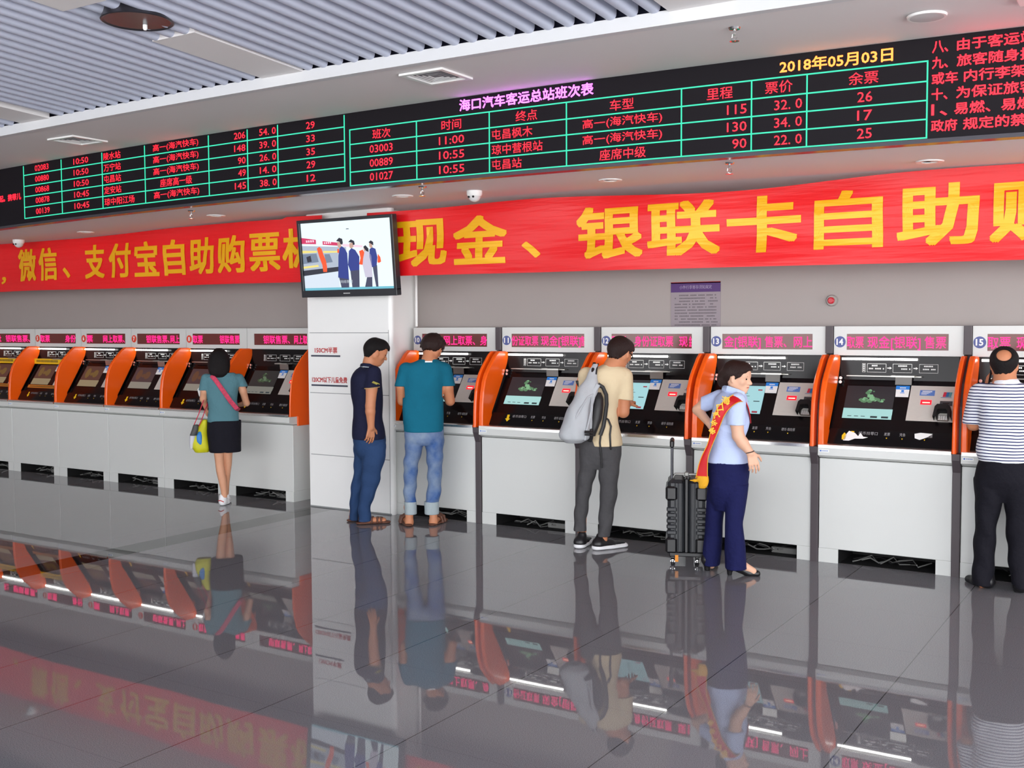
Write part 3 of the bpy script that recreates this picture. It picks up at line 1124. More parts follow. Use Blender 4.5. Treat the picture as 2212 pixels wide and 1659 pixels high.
shape([(0, 0), (1, 0), (1, 1), (0, 1)], 0, 0)
shape([(0, 0.0), (1, 0.0), (1, 0.032), (0, 0.04)], 1, 1)
shape([(0, 0.035), (0.40, 0.035), (0.40, 0.28), (0, 0.23)], 2, 1)           # white cabinets
shape([(0, 0.23), (0.5, 0.29), (0.5, 0.62), (0, 0.67)], 3, 1)               # machine fronts
shape([(0, 0.22), (0.42, 0.275), (0.42, 0.34), (0, 0.30)], 4, 2)
shape([(0, 0.40), (0.18, 0.42), (0.16, 0.545), (0, 0.545)], 5, 2)
shape([(0.26, 0.40), (0.34, 0.41), (0.31, 0.53), (0.25, 0.53)], 5, 2)
shape([(0, 0.33), (0.18, 0.35), (0.17, 0.38), (0, 0.36)], 6, 3)
shape([(0, 0.56), (0.17, 0.56), (0.17, 0.585), (0, 0.60)], 6, 3)
shape([(0.24, 0.55), (0.40, 0.545), (0.40, 0.57), (0.24, 0.58)], 6, 3)
shape([(0.05, 0.42), (0.10, 0.43), (0.09, 0.52), (0.04, 0.5)], 4, 3)
shape([(0, 0.70), (0.165, 0.685), (0.165, 0.75), (0, 0.79)], 7, 3)
shape([(0.24, 0.67), (0.41, 0.645), (0.41, 0.69), (0.24, 0.725)], 7, 3)
shape([(0.46, 0.63), (0.68, 0.60), (0.68, 0.63), (0.46, 0.67)], 8, 3)
for k in range(4):
    shape([(0.05 + k * 0.025, 0.715), (0.068 + k * 0.025, 0.715), (0.068 + k * 0.025, 0.745), (0.05 + k * 0.025, 0.75)], 8, 4)
    shape([(0.255 + k * 0.022, 0.683), (0.27 + k * 0.022, 0.68), (0.27 + k * 0.022, 0.705), (0.255 + k * 0.022, 0.71)], 8, 4)
shape([(0.17, 0.62), (0.20, 0.645), (0.225, 0.61), (0.24, 0.53), (0.265, 0.43), (0.272, 0.34), (0.268, 0.27), (0.225, 0.27), (0.22, 0.37), (0.19, 0.50)], 9, 5)
shape([(0.64, 0.55), (0.68, 0.57), (0.70, 0.52), (0.67, 0.35), (0.63, 0.36), (0.65, 0.45)], 9, 3)
shape([(0.40, 0.60), (0.42, 0.60), (0.42, 0.54), (0.40, 0.54)], 9, 3)
shape([(0.84, 0.50), (0.865, 0.45), (0.87, 0.385), (0.85, 0.37), (0.83, 0.375)], 9, 5)


def tv_person(coat, legs, face, hair, cm, lm):
    shape(legs, lm, 6)
    shape(face, 11, 7)
    shape(coat, cm, 8)
    shape(hair, 12, 9)


tv_person([(0.43, 0.61), (0.455, 0.635), (0.485, 0.60), (0.51, 0.53), (0.51, 0.15), (0.39, 0.18), (0.40, 0.33), (0.41, 0.50)], [(0.40, 0.18), (0.51, 0.16), (0.505, 0.03), (0.42, 0.03)],
          [(0.405, 0.70), (0.44, 0.70), (0.455, 0.62), (0.43, 0.60), (0.41, 0.63)], [(0.395, 0.715), (0.43, 0.76), (0.465, 0.74), (0.47, 0.68), (0.46, 0.655), (0.44, 0.67), (0.435, 0.70)], 10, 13)
tv_person([(0.53, 0.56), (0.56, 0.60), (0.60, 0.57), (0.64, 0.47), (0.63, 0.28), (0.53, 0.27), (0.51, 0.36)], [(0.53, 0.28), (0.63, 0.28), (0.62, 0.03), (0.54, 0.03)],
          [(0.54, 0.67), (0.575, 0.68), (0.585, 0.62), (0.56, 0.59), (0.54, 0.61)], [(0.53, 0.69), (0.56, 0.725), (0.595, 0.70), (0.60, 0.65), (0.58, 0.64), (0.575, 0.675)], 10, 13)
tv_person([(0.70, 0.54), (0.73, 0.57), (0.77, 0.48), (0.77, 0.17), (0.69, 0.17), (0.67, 0.35), (0.68, 0.44)], [(0.71, 0.18), (0.765, 0.18), (0.76, 0.03), (0.68, 0.03)],
          [(0.69, 0.60), (0.71, 0.60), (0.71, 0.54), (0.695, 0.54)], [(0.69, 0.61), (0.715, 0.63), (0.745, 0.58), (0.745, 0.53), (0.715, 0.55)], 14, 13)
tv_person([(0.755, 0.57), (0.785, 0.595), (0.82, 0.57), (0.835, 0.45), (0.82, 0.33), (0.77, 0.31), (0.75, 0.45)], [(0.775, 0.34), (0.825, 0.34), (0.825, 0.03), (0.80, 0.03), (0.785, 0.20)],
          [(0.755, 0.66), (0.785, 0.66), (0.79, 0.60), (0.77, 0.58), (0.755, 0.61)], [(0.75, 0.67), (0.775, 0.695), (0.80, 0.67), (0.80, 0.62), (0.785, 0.635)], 10, 13)
shape([(0.51, 0.875), (0.545, 0.875), (0.54, 0.885), (0.515, 0.885)], 4, 2)
text_box(pc, '网络售票', sx0 + (sx1 - sx0) * 0.415, sx0 + (sx1 - sx0) * 0.55, sz0 + (sz1 - sz0) * 0.095, sz0 + (sz1 - sz0) * 0.14, y=0.0195, mi=15, res=1)
tvc = [('sky', (0.80, 0.95, 1.0)), ('bar', (0.16, 0.50, 0.62)), ('cab', (0.66, 0.74, 0.84)), ('front', (0.42, 0.48, 0.58)), ('black', (0.03, 0.032, 0.05)),
       ('grey', (0.18, 0.23, 0.32)), ('yel', (0.85, 0.72, 0.22)), ('red', (0.62, 0.04, 0.13)), ('pale', (0.92, 0.62, 0.74)), ('fin', (0.90, 0.10, 0.03)),
       ('coat', (0.03, 0.05, 0.26)), ('skin', (0.55, 0.35, 0.28)), ('hair', (0.02, 0.02, 0.035)), ('leg', (0.06, 0.065, 0.12)), ('lady', (0.58, 0.55, 0.68)), ('cap', (0.5, 0.55, 0.6))]
build('screen', pc, [glow('tv_' + n, c, 1.0, '050505') for n, c in tvc], tv)

# ------------------------------------------------------------------ height markers, notice, alarm
for body, z, x0, x1, lx0, lx1, lab in (('150CM半票', 1.497, -7.31, -7.02, -7.36, -6.985, 'red 150 centimetre half fare marking with a dark line on the pillar'),
                                       ('120CM以下儿童免费', 1.208, -7.35, -6.90, -7.36, -6.895, 'red 120 centimetre child marking with a dark line on the pillar')):
    t = empty('height_marker', (0, 0, 0), lab, 'height marker')
    t1 = MB()
    text_box(t1, body, x0, x1, z + 0.028, z + 0.085, y=PY0 - 0.0035, bold=0.0012, res=2)
    build('lettering', t1, M['text_red'], t)
    build('line', MB().box(lx0, lx1, PY0 - 0.004, PY0, z - 0.008, z + 0.008), M['text_dark'], t)

nt_ = empty('notice_poster', (0, 0, 0), 'grey notice sheet with a purple heading on the wall above machine 12', 'poster')
build('sheet', MB().box(-3.78, -3.335, Yw - 0.006, Yw, 1.60, 2.14), mat('poster_grey', '968c92', 0.6), nt_)
build('heading', MB().box(-3.78, -3.335, Yw - 0.008, Yw - 0.004, 2.06, 2.142, 0).box(-3.78, -3.335, Yw - 0.008, Yw - 0.004, 2.134, 2.146, 1),
      [mat('poster_purple', '50306e', 0.6), mat('poster_red', 'b03040', 0.6)], nt_)
tb = MB()
rr = random.Random(5)
text_box(tb, '小件行李寄存须知规定', -3.70, -3.41, 2.085, 2.118, y=Yw - 0.0095, mi=1, res=1)
for k in range(14):
    xx = -3.745 + (0.04 if k in (0, 2, 9, 11) else 0)
    while xx < -3.37:
        if rr.random() > 0.18:
            tb.box(xx, xx + 0.011, Yw - 0.0085, Yw - 0.006, 2.028 - k * 0.025, 2.039 - k * 0.025, 0)
        xx += 0.0145
build('lettering', tb, [mat('poster_ink', '766e74', 0.7), mat('poster_title', 'a99bb8', 0.7)], nt_)

al = empty('alarm_button', (-2.41, Yw, 1.97), 'round red alarm button on a grey base on the wall above machine 13', 'alarm')
build('base', MB().lathe([(0.045, 0), (0.045, -0.02), (0.038, -0.03)], (0, 0, 0), 24, 0, 'y'), mat('alarm_grey', '9c9893', 0.5), al, smooth=True)
build('button', MB().lathe([(0.026, -0.03), (0.026, -0.045), (0.018, -0.052)], (0, 0, 0), 20, 0, 'y'), mat('alarm_red', 'c02030', 0.35), al, smooth=True)

# ------------------------------------------------------------------ ceiling fittings
SZ = 2.89


def downlight(x, y, label):
    z = SZ + lens_bow(x)
    t = empty('downlight', (x, y, z), label, 'downlight', 'downlights in the lower ceiling')
    build('trim_ring', MB().lathe([(0.052, 0.01), (0.052, -0.006), (0.085, -0.009), (0.09, -0.004), (0.09, 0.0)], (0, 0, 0), 28), M['pillar'], t, smooth=True)
    build('lens', MB().lathe([(0.001, 0.004), (0.055, 0.004), (0.055, 0.0)], (0, 0, 0), 24), mat('lens_white', 'd8d4d0', 0.3), t, smooth=True)


for x, y, lab in ((-1.50, 7.55, 'round white downlight above the bank card banner, over machine 14'), (-3.77, 7.39, 'round white downlight above the banner, over the man with a backpack'),
                  (-5.71, 7.33, 'round white downlight beside the dome camera, above the television'), (-8.08, 7.43, 'round white downlight above the far banner, over the woman in shorts'),
                  (-10.24, 7.55, 'round white downlight furthest along the far banner')):
    downlight(x, y, lab)


def dome(x, y, lab):
    t = empty('dome_camera', (x, y, SZ + lens_bow(x)), lab, 'camera', 'white dome cameras')
    build('housing', MB().lathe([(0.065, 0.0), (0.065, -0.03), (0.055, -0.045)], (0, 0, 0), 24), M['pillar'], t, smooth=True)
    build('dome', MB().lathe([(0.055, -0.04), (0.05, -0.06), (0.035, -0.08), (0.012, -0.09), (0.001, -0.091)], (0, 0, 0), 24), mat('dome_white', 'dcdcdc', 0.2), t, smooth=True)
    e = MB()
    for sx in (-0.022, 0.022):
        e.cyl((sx, -0.05, -0.052), (sx, -0.056, -0.053), 0.009, seg=10)
    build('lens', e, M['darkm'], t)


dome(-5.02, 7.40, 'white dome camera under the ceiling above the first gold characters')
dome(-11.62, 7.66, 'white dome camera at the far end of the lower ceiling')


def sprinkler(x, y, z, lab):
    t = empty('sprinkler_head', (x, y, z), lab, 'sprinkler', 'fire sprinkler heads')
    build('escutcheon', MB().lathe([(0.035, 0.0), (0.03, -0.01), (0.012, -0.014)], (0, 0, 0), 18), M['chrome'], t, smooth=True)
    build('nozzle', MB().cyl((0, 0, -0.01), (0, 0, -0.04), 0.009, seg=10), M['chrome'], t, smooth=True)
    d = MB()
    d.tube([(-0.012, 0, -0.035), (-0.016, 0, -0.055), (0, 0, -0.072)], 0.003, 6).tube([(0.012, 0, -0.035), (0.016, 0, -0.055), (0, 0, -0.072)], 0.003, 6)
    d.lathe([(0.002, -0.072), (0.028, -0.073), (0.028, -0.076), (0.002, -0.077)], (0, 0, 0), 14)
    build('deflector', d, M['chrome'], t, smooth=True)


sprinkler(-2.67, 6.99, SZ + lens_bow(-2.67), 'chrome sprinkler head hanging just below the board, over machine 13')
sprinkler(-5.20, 6.93, SZ + lens_bow(-5.2), 'chrome sprinkler head beside the dome camera below the board')
sprinkler(-7.94, 7.0, SZ + lens_bow(-7.94), 'chrome sprinkler head below the far half of the board')
sprinkler(-2.24, 5.93, 3.485 + lens_bow(-2.24), 'white sprinkler head on the strip of ceiling above the date')


def vent(x, y, s, lab):
    t = empty('air_vent', (x, y, 3.485 + lens_bow(x)), lab, 'air vent', 'square air vents above the board')
    f = MB()
    h = s / 2
    for k, (a, dz) in enumerate(((h, 0.0), )):
        i = a - 0.035
        for x0, x1, y0, y1 in ((-a, a, -a, -i), (-a, a, i, a), (-a, -i, -i, i), (i, a, -i, i)):
            f.box(x0, x1, y0, y1, -0.014, 0.0)
    build('frame', f, M['pillar'], t)
    l = MB()
    for k in range(1, 5):
        a = (h - 0.035) * (1 - k * 0.2) + 0.012
        i = a - 0.03
        zt = -0.006
        for q in range(4):
            c, s_ = math.cos(q * math.pi / 2), math.sin(q * math.pi / 2)
            P = [(-a, -a, zt), (a, -a, zt), (i, -i, zt + 0.022), (-i, -i, zt + 0.022)]
            l.add([(px * c - py * s_, px * s_ + py * c, pz) for px, py, pz in P], [(0, 1, 2, 3)])
    build('louvres', l, M['pillar'], t)
    build('duct', MB().box(-h + 0.02, h - 0.02, -h + 0.02, h - 0.02, 0.02 - 0.022, 0.0), mat('duct_grey', '85858c', 0.7), t)


vent(-4.40, 6.03, 0.36, 'square louvred vent in the upper ceiling above the purple title')
vent(-8.46, 6.18, 0.36, 'square louvred vent in the upper ceiling towards the far end')
vent(-0.62, 6.02, 0.36, 'square louvred vent lit pink above the red notice text')

sp = empty('ceiling_speaker', (-1.26, 6.21, 3.485 + lens_bow(-1.26)), 'round white speaker in the upper ceiling above the date', 'speaker')
build('rim', MB().lathe([(0.085, 0.0), (0.085, -0.012), (0.10, -0.012), (0.105, 0.0)], (0, 0, 0), 32), M['pillar'], sp, smooth=True)
build('grille', MB().lathe([(0.001, -0.016), (0.06, -0.015), (0.088, -0.012), (0.088, 0.0)], (0, 0, 0), 32), mat('grille_white', 'cfd0d0', 0.5, bump=0.4, bscale=400), sp, smooth=True)

lz = slz(4.37)
lamp = empty('round_ceiling_lamp', (-5.39, 4.37, lz), 'dark round open fitting hanging below the slatted ceiling', 'ceiling lamp')
build('rim', MB().lathe([(0.195, 0.05), (0.205, 0.0), (0.212, -0.010), (0.205, -0.014), (0.19, -0.008), (0.185, 0.04)], (0, 0, 0), 40), mat('lamp_rim', '3c3a40', 0.3, metal=0.4), lamp, smooth=True)
build('reflector', MB().lathe([(0.192, -0.008), (0.17, 0.05), (0.12, 0.07), (0.09, 0.012), (0.02, 0.010)], (0, 0, 0), 40), mat('lamp_dark', '343237', 0.18, metal=0.9), lamp, smooth=True)
build('bulb', MB().lathe([(0.01, 0.05), (0.014, 0.0), (0.014, -0.03), (0.008, -0.04), (0.001, -0.042)], (-0.03, 0.08, 0), 16), mat('bulb_white', 'f0f0f0', 0.2), lamp, smooth=True)

# ------------------------------------------------------------------ people: smooth bodies grown from joints and cross-sections
def smin(a, b, k):
    h = np.clip(0.5 + 0.5 * (b - a) / k, 0, 1)
    return b + (a - b) * h - k * h * (1 - h)


class SDF:
    """a signed field on a grid, filled shape by shape and meshed as one continuous surface"""

    def __init__(s, lo, hi, h=0.006):
        s.h = h
        s.lo = np.array(lo, float)
        s.n = np.ceil((np.array(hi) - s.lo) / h).astype(int) + 1
        s.D = np.full(s.n, 0.3, np.float32)

    def block(s, lo, hi):
        a = np.clip(np.floor((np.array(lo) - s.lo) / s.h).astype(int), 0, s.n)
        b = np.clip(np.ceil((np.array(hi) - s.lo) / s.h).astype(int) + 1, 0, s.n)
        sl = tuple(slice(i, j) for i, j in zip(a, b))
        ax = [(s.lo[i] + s.h * np.arange(a[i], b[i])).astype(np.float32) for i in range(3)]
        return sl, ax[0][:, None, None], ax[1][None, :, None], ax[2][None, None, :]

    def put(s, sl, d, k, mode):
        if d.size == 0:
            return
        if mode == 'sub':
            s.D[sl] = -smin(-s.D[sl], d, k)
        elif mode == 'and':
            s.D[sl] = -smin(-s.D[sl], -d, k)
        else:
            s.D[sl] = smin(s.D[sl], d, k)

    def cone(s, a, b, ra, rb=None, k=0.012, sq=(1, 1, 1), mode='add'):
        rb = ra if rb is None else rb
        a, b = np.array(a, float), np.array(b, float)
        m = (max(ra, rb) / min(sq)) + k * 2 + 0.015
        sl, X, Y, Z = s.block(np.minimum(a, b) - m, np.maximum(a, b) + m)
        q = np.array(sq)
        A, B = a * q, b * q
        d = B - A
        L2 = max(float(d @ d), 1e-9)
        px, py, pz = X * q[0] - A[0], Y * q[1] - A[1], Z * q[2] - A[2]
        t = np.clip((px * d[0] + py * d[1] + pz * d[2]) / L2, 0, 1)
        dist = np.sqrt((px - t * d[0]) ** 2 + (py - t * d[1]) ** 2 + (pz - t * d[2]) ** 2) - (ra + (rb - ra) * t)
        s.put(sl, dist, k, mode)
        return s

    def chain(s, pts, rs, k=0.01, **kw):
        for i in range(len(pts) - 1):
            s.cone(pts[i], pts[i + 1], rs[i], rs[i + 1], k, **kw)
        return s

    def ell(s, c, r, k=0.012, mode='add', tilt=0.0, turn=0.0):
        """ellipsoid; tilt rolls it in the picture-facing x-z plane, turn about the vertical"""
        c, r = np.array(c, float), np.array(r, float)
        m = r.max() + k * 2 + 0.015
        sl, X, Y, Z = s.block(c - m, c + m)
        x, y, z = X - c[0], Y - c[1], Z - c[2]
        ct, st = math.cos(turn), math.sin(turn)
        x, y = x * ct + y * st, -x * st + y * ct
        ct, st = math.cos(tilt), math.sin(tilt)
        x, z = x * ct + z * st, -x * st + z * ct
        e = np.sqrt((x / r[0]) ** 2 + (y / r[1]) ** 2 + (z / r[2]) ** 2)
        e2 = np.sqrt((x / r[0] ** 2) ** 2 + (y / r[1] ** 2) ** 2 + (z / r[2] ** 2) ** 2) + 1e-6
        s.put(sl, e * (e - 1) / e2, k, mode)
        return s

    def sweep(s, rows, k=0.012, n=2.3, turn=0.0, fold=0.0, ff=30.0, ph=0.0, mode='add', round_=0.0):
        """stack of horizontal sections; rows (z, cx, cy, half width, half depth)"""
        R = np.array(sorted(rows), float)
        z0, z1 = R[0, 0], R[-1, 0]
        zz = np.linspace(z0, z1, max(24, int((z1 - z0) / 0.008)))
        T = np.empty((len(zz), 5))
        for c in range(1, 5):
            T[:, c] = np.interp(zz, R[:, 0], R[:, c])
            ker = np.ones(5) / 5
            p = np.concatenate([[T[0, c]] * 2, T[:, c], [T[-1, c]] * 2])
            T[:, c] = np.convolve(p, ker, 'valid')
        m = T[:, 3:5].max() + k * 2 + 0.02
        lo = np.array([T[:, 1].min() - m, T[:, 2].min() - m, z0 - 0.03])
        hi = np.array([T[:, 1].max() + m, T[:, 2].max() + m, z1 + 0.03])
        sl, X, Y, Z = s.block(lo, hi)
        zc = np.clip(Z, z0, z1)
        cx, cy, a, b = (np.interp(zc, zz, T[:, c]).astype(np.float32) for c in range(1, 5))
        x, y = X - cx, Y - cy
        ct, st = math.cos(turn), math.sin(turn)
        x, y = x * ct + y * st, -x * st + y * ct
        e = (np.abs(x / a) ** n + np.abs(y / b) ** n) ** (1.0 / n)
        g = np.sqrt((x / a ** 2) ** 2 + (y / b ** 2) ** 2) / np.maximum(np.sqrt((x / a) ** 2 + (y / b) ** 2), 1e-4)
        d = (e - 1) / np.maximum(g, 1e-3)
        if fold:
            d = d + 1.2 * fold * (np.sin(ff * Z + 9 * np.sin(6 * X + 1.3 + ph) + 14 * Y + ph) * 0.6 + 0.4 * np.sin(ff * 0.6 * Z - 22 * X + 17 * Y + 2 * ph))
        d = np.maximum(d, np.maximum(Z - z1, z0 - Z))
        s.put(sl, d, k, mode)
        return s

    def cut(s, keep_below=None, keep_above=None, fn=None):
        X = (s.lo[0] + s.h * np.arange(s.n[0]))[:, None, None]
        Y = (s.lo[1] + s.h * np.arange(s.n[1]))[None, :, None]
        Z = (s.lo[2] + s.h * np.arange(s.n[2]))[None, None, :]
        if keep_below is not None:
            s.D = np.maximum(s.D, Z - keep_below)
        if keep_above is not None:
            s.D = np.maximum(s.D, keep_above - Z)
        if fn is not None:
            s.D = np.maximum(s.D, fn(X, Y, Z))
        return s

    def mesh(s, name, m, smooth=1):
        D = s.D.astype(np.float32).copy()
        D[0], D[-1], D[:, 0], D[:, -1], D[:, :, 0], D[:, :, -1] = (0.1,) * 6
        I = D < 0
        n = np.array(D.shape)
        c = np.zeros(n - 1, np.int8)
        for i in (0, 1):
            for j in (0, 1):
                for k in (0, 1):
                    c += I[i:n[0] - 1 + i, j:n[1] - 1 + j, k:n[2] - 1 + k]
        act = (c > 0) & (c < 8)
        cells = np.argwhere(act)
        if len(cells) == 0:
            raise ValueError('empty field ' + name)
        idx = np.full(act.shape, -1, np.int32)
        idx[act] = np.arange(len(cells))
        acc = np.zeros((len(cells), 3))
        cnt = np.zeros(len(cells))
        ed = []
        for ax in range(3):
            for o1 in (0, 1):
                for o2 in (0, 1):
                    p0 = [0, 0, 0]
                    oth = [q for q in range(3) if q != ax]
                    p0[oth[0]], p0[oth[1]] = o1, o2
                    p1 = list(p0)
                    p1[ax] = 1
                    ed.append((p0, p1))
        for p0, p1 in ed:
            a = D[cells[:, 0] + p0[0], cells[:, 1] + p0[1], cells[:, 2] + p0[2]]
            b_ = D[cells[:, 0] + p1[0], cells[:, 1] + p1[1], cells[:, 2] + p1[2]]
            x_ = (a < 0) != (b_ < 0)
            t = np.where(x_, a / np.where(x_, a - b_, 1), 0)
            P = np.array(p0)[None] + t[:, None] * (np.array(p1) - np.array(p0))[None]
            acc[x_] += P[x_]
            cnt[x_] += 1
        V = s.lo + s.h * (cells + acc / cnt[:, None])
        F = []
        for ax in range(3):
            o = [q for q in range(3) if q != ax]
            a = I[tuple(slice(0, n[q] - 1) if q == ax else slice(1, n[q] - 1) for q in range(3))]
            b_ = I[tuple(slice(1, n[q]) if q == ax else slice(1, n[q] - 1) for q in range(3))]
            e = np.argwhere(a != b_)
            ins = a[a != b_]
            for q in o:
                e[:, q] += 1
            q = []
            for d1, d2 in ((-1, -1), (0, -1), (0, 0), (-1, 0)):
                cc = e.copy()
                cc[:, o[0]] += d1
                cc[:, o[1]] += d2
                q.append(idx[cc[:, 0], cc[:, 1], cc[:, 2]])
            q = np.stack(q, 1)
            flip = ins if ax != 1 else ~ins
            q[~flip] = q[~flip][:, ::-1]
            F.append(q)
        F = np.concatenate(F)
        if smooth:
            for _ in range(smooth):
                sm_ = np.zeros_like(V)
                ct_ = np.zeros(len(V))
                for i in range(4):
                    np.add.at(sm_, F[:, i], V[F[:, (i + 1) % 4]])
                    np.add.at(ct_, F[:, i], 1)
                V = 0.5 * V + 0.5 * sm_ / np.maximum(ct_, 1)[:, None]
        me = bpy.data.meshes.new(name)
        me.vertices.add(len(V))
        me.vertices.foreach_set('co', V.astype(np.float32).ravel())
        me.loops.add(F.size)
        me.loops.foreach_set('vertex_index', F.astype(np.int32).ravel())
        me.polygons.add(len(F))
        me.polygons.foreach_set('loop_start', np.arange(0, F.size, 4, dtype=np.int32))
        me.polygons.foreach_set('loop_total', np.full(len(F), 4, np.int32))
        me.update(calc_edges=True)
        me.validate()
        me.polygons.foreach_set('use_smooth', [True] * len(me.polygons))
        me.materials.append(m)
        return me


class Figure:
    """local frame of one person: x to the viewer's right, y away from the viewer, z up; origin on the floor between the feet"""

    def __init__(s, foot, off, sc, label):
        s.off, s.sc = off, sc
        d = fwd * FPX + cright * (foot[0] - CX) - cup * (foot[1] - CY)
        t = -EYE / d[2]
        s.g = np.array([d[0] * t, d[1] * t, 0])
        s.ey = s.g / np.linalg.norm(s.g)
        s.ex = np.array([s.ey[1], -s.ey[0], 0])
        s.rz = math.atan2(s.ex[1], s.ex[0])
        s.root = empty('person', tuple(s.g), label, 'person', rz=s.rz)

    def q(s, x, y, dd=0.0):
        u, v = s.off[0] + x / s.sc, s.off[1] + y / s.sc
        d = fwd * FPX + cright * (u - CX) - cup * (v - CY)
        D = np.linalg.norm(s.g) + dd
        t = D / (d @ s.ey)
        p = d * t
        return np.array([p @ s.ex, dd, p[2] + EYE])

    def rows(s, L):
        """L: (y, x left, x right, depth centre, depth half) in crop pixels / metres -> sweep rows"""
        out = []
        for y, a, b, c, hd in L:
            pa, pb = s.q(a, y, c), s.q(b, y, c)
            out.append(((pa[2] + pb[2]) / 2, (pa[0] + pb[0]) / 2, c, abs(pb[0] - pa[0]) / 2, hd))
        return out

    def part(s, name, field, m, label=None, parent=None, smooth=1):
        o = link(name, field.mesh(name, m, smooth), parent or s.root)
        if label:
            o['label'] = label
        return o

    def add(s, name, mb, mats, label=None, parent=None, smooth=True):
        o = build(name, mb, mats, parent or s.root, smooth=smooth)
        if label:
            o['label'] = label
        return o

    def loose(s, name, field_or_mb, mats, label, cat, smooth=True):
        """a thing the person carries: top level, placed in the same frame"""
        if isinstance(field_or_mb, SDF):
            o = link(name, field_or_mb.mesh(name, mats))
        else:
            o = build(name, field_or_mb, mats, smooth=smooth)
        o.location = tuple(s.g)
        o.rotation_euler = (0, 0, s.rz)
        return tag(o, label, cat)


def cloth_mat(name, col, var=0.08, vscale=9, rough=0.85, bump=0.25, bscale=30):
    return mat(name, col, rough, spec=0.2, var=var, vscale=vscale, bump=bump * 1.6, bscale=bscale)


SKIN = mat('skin_warm', 'd49c7c', 0.5, spec=0.35, var=0.06, vscale=25)
SKIN2 = mat('skin_tan', 'c68460', 0.5, spec=0.35, var=0.06, vscale=25)
SKIN3 = mat('skin_fair', 'e0b094', 0.5, spec=0.35, var=0.04, vscale=25)
HAIR = mat('hair_black', '0f0a0b', 0.6, spec=0.25, bump=0.5, bscale=120, stretch=(3, 3, 0.5), var=0.3, vscale=60)
HAIRB = mat('hair_brown', '26120e', 0.5, spec=0.3, bump=0.5, bscale=120, stretch=(3, 3, 0.5), var=0.3, vscale=60)
SHOEB = mat('shoe_black', '141316', 0.4)
SHOEW = mat('shoe_white', 'eeeef0', 0.45)
LEATHER = mat('sandal_brown', '5f3a2a', 0.5)


def hand(f, wrist, direction, palm_n, size=0.18, curl=0.5, thumb=1, spread=0.05, r=0.0085):
    """palm, four bent fingers of different lengths and a thumb from the side of the palm"""
    d = np.array(direction, float)
    d /= np.linalg.norm(d)
    n = np.array(palm_n, float)
    n -= d * (n @ d)
    n /= np.linalg.norm(n)
    w = np.cross(d, n) * thumb          # towards the thumb side
    p0 = np.array(wrist, float)
    pl_ = size * 0.50
    knuck = []
    for i, t in enumerate((0.55, 0.2, -0.17, -0.5)):
        kp = p0 + d * pl_ * (1.0 - 0.04 * abs(i - 1)) + w * size * 0.36 * t
        knuck.append(kp)
        f.cone(p0 + w * size * 0.2 * t, kp, r * 1.55, r * 1.25, 0.01)
    for i, (kp, L) in enumerate(zip(knuck, (0.44, 0.50, 0.46, 0.36))):
        a = curl * (0.9 + 0.12 * i)
        dr = d * math.cos(a * 0.5) + n * math.sin(a * 0.5) + w * spread * (0.6, 0.2, -0.2, -0.6)[i]
        q1 = kp + dr / np.linalg.norm(dr) * size * L * 0.45
        dr = d * math.cos(a * 1.2) + n * math.sin(a * 1.2) + w * spread * (0.5, 0.15, -0.15, -0.5)[i]
        q2 = q1 + dr / np.linalg.norm(dr) * size * L * 0.33
        dr = d * math.cos(a * 1.7) + n * math.sin(a * 1.7)
        q3 = q2 + dr * size * L * 0.22
        f.chain([kp, q1, q2, q3], [r * 1.12, r * 1.0, r * 0.92, r * 0.75], 0.004)
    b0 = p0 + d * size * 0.10 + w * size * 0.16
    b1 = b0 + (d * 0.6 + w * 0.8 + n * 0.25) * size * 0.20
    b2 = b1 + (d * 0.85 + w * 0.45 + n * 0.35) * size * 0.17
    b3 = b2 + (d * 0.9 + w * 0.2 + n * 0.35) * size * 0.12
    f.chain([b0, b1, b2, b3], [r * 1.7, r * 1.3, r * 1.1, r * 0.85], 0.008)
    return f


